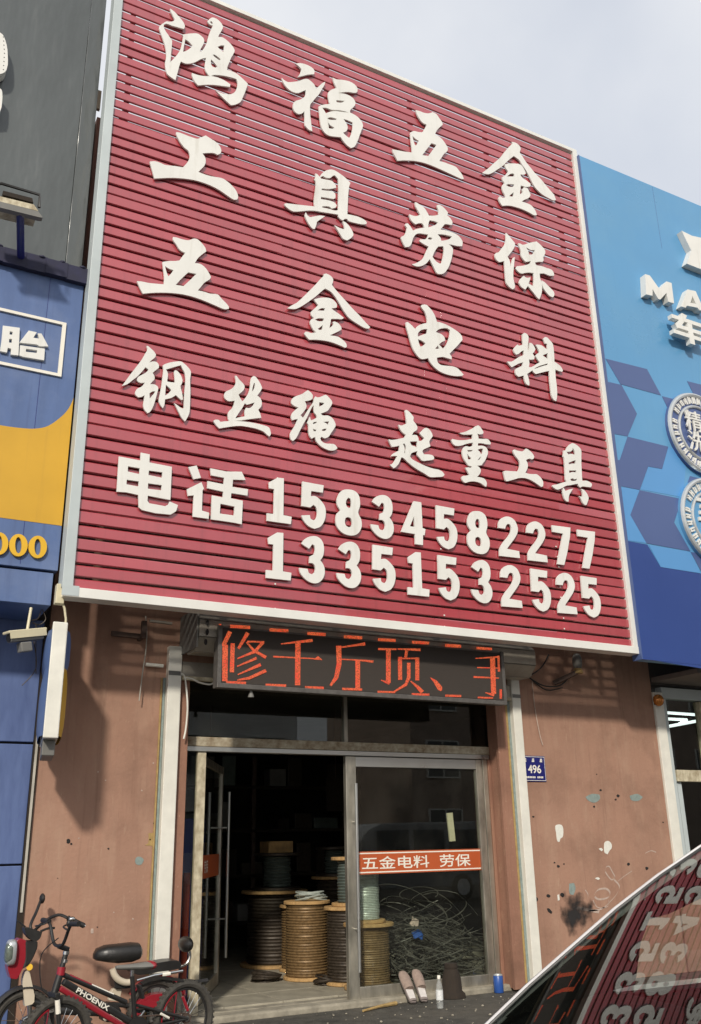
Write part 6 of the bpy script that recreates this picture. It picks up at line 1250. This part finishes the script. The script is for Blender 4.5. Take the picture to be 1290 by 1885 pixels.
PP = [EP(z3(a, b), EY - .22) for a, b in ((400, 470), (560, 420), (670, 290), (700, 280))]; 
g0, g1 = EP(z3(800, 320), EY - .22), EP(z3(1000, 415), EY - .24)
MB().tube([g0, g1], 0.020, 12).build('grip', 'black_p', eb, smooth=True); MB().tube([g1, g1 + (g1 - g0).normalized() * .008], 0.012, 10).build('grip_end', 'chrome', eb, smooth=True)
MB().ell(EP(z3(850, 335), EY - .23), .03, .03, .022, 10, 7).build('switch_pod', 'chrome', eb, smooth=True); MB().ell(EP(z3(820, 385), EY - .23), .022, .02, .03, 10, 7).build('switch_pod', 'black_p', eb, smooth=True)
MB().ell(EP(z3(500, 90), EY + .17), .022, .05, .04, 12, 8).build('grip', 'black_p', eb, smooth=True)
MB().tube(curve([EP(z3(200, 350), EY), EP(z3(250, 385), EY), EP(z3(300, 430), EY)], 3), [.006] * 6 + [.008], 6).build('brake_lever', 'black_p', eb, smooth=True)
MB().tube(curve([EP(z3(480, 480), EY - .1), EP(z3(570, 445), EY - .12), EP(z3(650, 440), EY - .12)], 3), .009, 6).build('brake_lever', 'black_p', eb, smooth=True)
MB().tube([EP(z3(350, 905)), EP(z3(350, 905), EY - .07)], .024, 10).build('horn', 'gold', eb, smooth=True)
plate('front_tube', [z3(*p) for p in ((300, 960), (345, 940), (375, 1080), (405, 1320), (295, 1370), (270, 1090))], 'cream_p', 0.04)
MB().tube([EP(z3(350, 1330)), EP(z3(355, 1480)), fc + UP * .02], 0.020, 10).build('fork', 'chrome', eb, smooth=True)
sc0, sc1 = EP((172, 1760)), EP((256, 1760)); mb = MB(); Ls = sc1.x - sc0.x
for u, wv, zt_, zb2 in ((0, .03, .02, -.02), (.06, .07, .055, -.035), (.25, .10, .078, -.05), (.5, .115, .080, -.065), (.8, .125, .085, -.062), (.95, .12, .078, -.045), (1, .09, .05, -.02)):
    for k in range(16):
        a = 2 * math.pi * k / 16; s_n = math.sin(a); cs = math.copysign(abs(math.cos(a)) ** .7, math.cos(a))
        mb.v.append((sc0.x + Ls * u, EY - wv * cs, sc0.z + (zt_ * abs(s_n) ** .7 if s_n > 0 else zb2 * abs(s_n) ** .7)))
mb.f = [(i * 16 + k, i * 16 + (k + 1) % 16, (i + 1) * 16 + (k + 1) % 16, (i + 1) * 16 + k) for i in range(6) for k in range(16)] + [tuple(range(16))[::-1], tuple(range(96, 112))]
mb.build('seat', 'vinyl_black', eb, smooth=True)
plate('rear_cushion', [z4(*p) for p in ((330, 430), (560, 395), (780, 365), (825, 400), (815, 445), (600, 480), (420, 510), (340, 480))], 'vinyl_black', 0.10)
MB().tube(curve([EP(z4(*p), EY - .09) for p in ((145, 450), (165, 510), (210, 560), (280, 585), (350, 575))], 4), .026, 10).build('seat_tube', 'cream_p', eb, smooth=True)
MB().tube([EP(z4(385, 565), EY - .1), EP(z4(560, 515), EY - .1), EP(z4(840, 470), EY - .1)], .011, 8).build('carrier_rail', 'chrome', eb, smooth=True)
MB().tube([EP(z4(640, 508), EY - .104), EP(z4(715, 495), EY - .104)], .016, 8).build('rail_reflector', 'vinyl_w', eb, smooth=True)
MB().tube(curve([EP(z4(*p)) for p in ((815, 430), (880, 395), (912, 330), (905, 265))], 5), .011, 8).build('backrest_stay', 'chrome', eb, smooth=True)
MB().ell(EP(z4(868, 205)), .055, .13, .062, 14, 9).build('backrest', 'vinyl_black', eb, smooth=True)
plate('battery_box', [z4(*p) for p in ((160, 540), (230, 580), (340, 590), (320, 640), (170, 640))], 'black_p', 0.07)
plate('rear_tube', [z4(*p) for p in ((150, 650), (240, 650), (205, 760), (110, 760))], 'cream_p', 0.03)
plate('rear_body', [z4(*p) for p in ((385, 800), (440, 745), (560, 700), (720, 690), (700, 760), (560, 830), (420, 900), (340, 930))], 'red_p', 0.06)
plate('motor_cover', [z4(*p) for p in ((40, 850), (90, 790), (180, 800), (230, 860), (240, 960), (120, 980), (40, 960))], 'black_p', 0.05)
MB().tube(curve([EP(z4(*p), EY - .06) for p in ((60, 960), (110, 920), (170, 930), (230, 990))], 4), .016, 8).build('step_tube', 'cream_p', eb, smooth=True)
MB().tube([EP(z3(400, 1320)), EP(z3(700, 1420)), EP(z4(40, 880))], .030, 10).build('floor_tube', 'black_p', eb, smooth=True)
MB().tube(curve([EP(z3(1180, 1400)), EP(z4(150, 800)), rc], 4), .018, 8).build('swing_arm', 'black_p', eb, smooth=True)
for c_, nm in ((fc, 'black_p'), (rc, 'red_p')):
    mb = MB(); n = 14
    for i in range(n + 1):
        a = math.radians(20 + 130 * i / n); 
        for yy, rr in ((-.05, RE + .01), (-.03, RE + .03), (.03, RE + .03), (.05, RE + .01)): mb.v.append((c_.x + rr * math.cos(a), EY + yy, c_.z + rr * math.sin(a)))
    mb.f = [(i * 4 + k, i * 4 + k + 1, (i + 1) * 4 + k + 1, (i + 1) * 4 + k) for i in range(n) for k in range(3)]
    mb.build('mudguard', nm, eb, smooth=True)

# ================================================================== ACROSS THE STREET (only mirrored in the glass)
def block(label, x0, x1, y1, h, m, nx, nz):
    t = thing('street_building', label, 'building', ((x0 + x1) / 2, y1, 0), 'buildings across the street')
    MB().box(x0, x1, y1 - 8, y1, 0, h).build('wall', m, t); pw = (x1 - x0) / nx
    MB().box(x0 - .1, x1 + .1, y1 - 8.1, y1 + .3, h, h + .35).build('parapet', 'white_frame', t)
    src = None
    for i in range(nx):
        for k in range(nz):
            if src is None:
                src = MB().box(-.8, .8, 0, .06, 0, 1.5).build('window', 'opp_glass', t); fr = MB()
                for u0, u1, v0, v1 in ((-.86, -.8, -.06, 1.56), (.8, .86, -.06, 1.56), (-.8, .8, -.06, 0), (-.8, .8, 1.5, 1.56), (-.03, .03, 0, 1.5)): fr.box(u0, u1, 0, .10, v0, v1)
                fo = fr.build('window_frame', 'white_frame', src); fo.location = (0, 0, 0); o = src; f2 = fo
                me_ = src.data; src.data.transform(Matrix.Translation(wloc(t))); fo.data.transform(Matrix.Translation(wloc(t)))
            else:
                o = src.copy(); COL.objects.link(o); f2 = fo.copy(); COL.objects.link(f2); f2.parent = o
            o.location = (x0 + pw * (i + .5) - (x0 + x1) / 2, 0, 1.2 + 2.9 * k)
    return t
block('pale rendered block across the street, seen in the door glass', -6, 17, -27, 8.6, 'opp1', 8, 3)
block('brick block across the street, right of the pale one', 22, 48, -26, 17.0, 'opp2', 8, 5)
vn = thing('parked_van', 'grey van across the street mirrored in the door glass', 'van', (13.2, -13.2, 0))
mb = MB(); prf = [(10.9, .35), (10.9, .95), (11.5, 1.1), (12.1, 1.75), (12.5, 1.92), (15.6, 1.95), (15.8, 1.6), (15.85, .35)]
mb.prism([[Vector((x, -12.4, z)) for x, z in prf]], (0, -1.65, 0)); mb.build('body', 'van', vn, bevel=0.06)
for a, b in ((12.35, 13.3), (13.45, 14.4), (14.55, 15.5)): MB().box(a, b, -12.398, -12.38, 1.15, 1.75).build('window', 'opp_glass', vn, bevel=0.01)
for x in (11.75, 14.9):
    wh = MB().torus((x, -12.42, .33), .25, .085, 24, 8, (0, 1, 0)).build('tyre', 'rubber', vn, smooth=True); MB().lathe((x, -12.44, .33), [(.05, 0), (.2, .05), (.2, .1)], 18, (0, 1, 0)).build('rim', 'silver', wh, smooth=True)
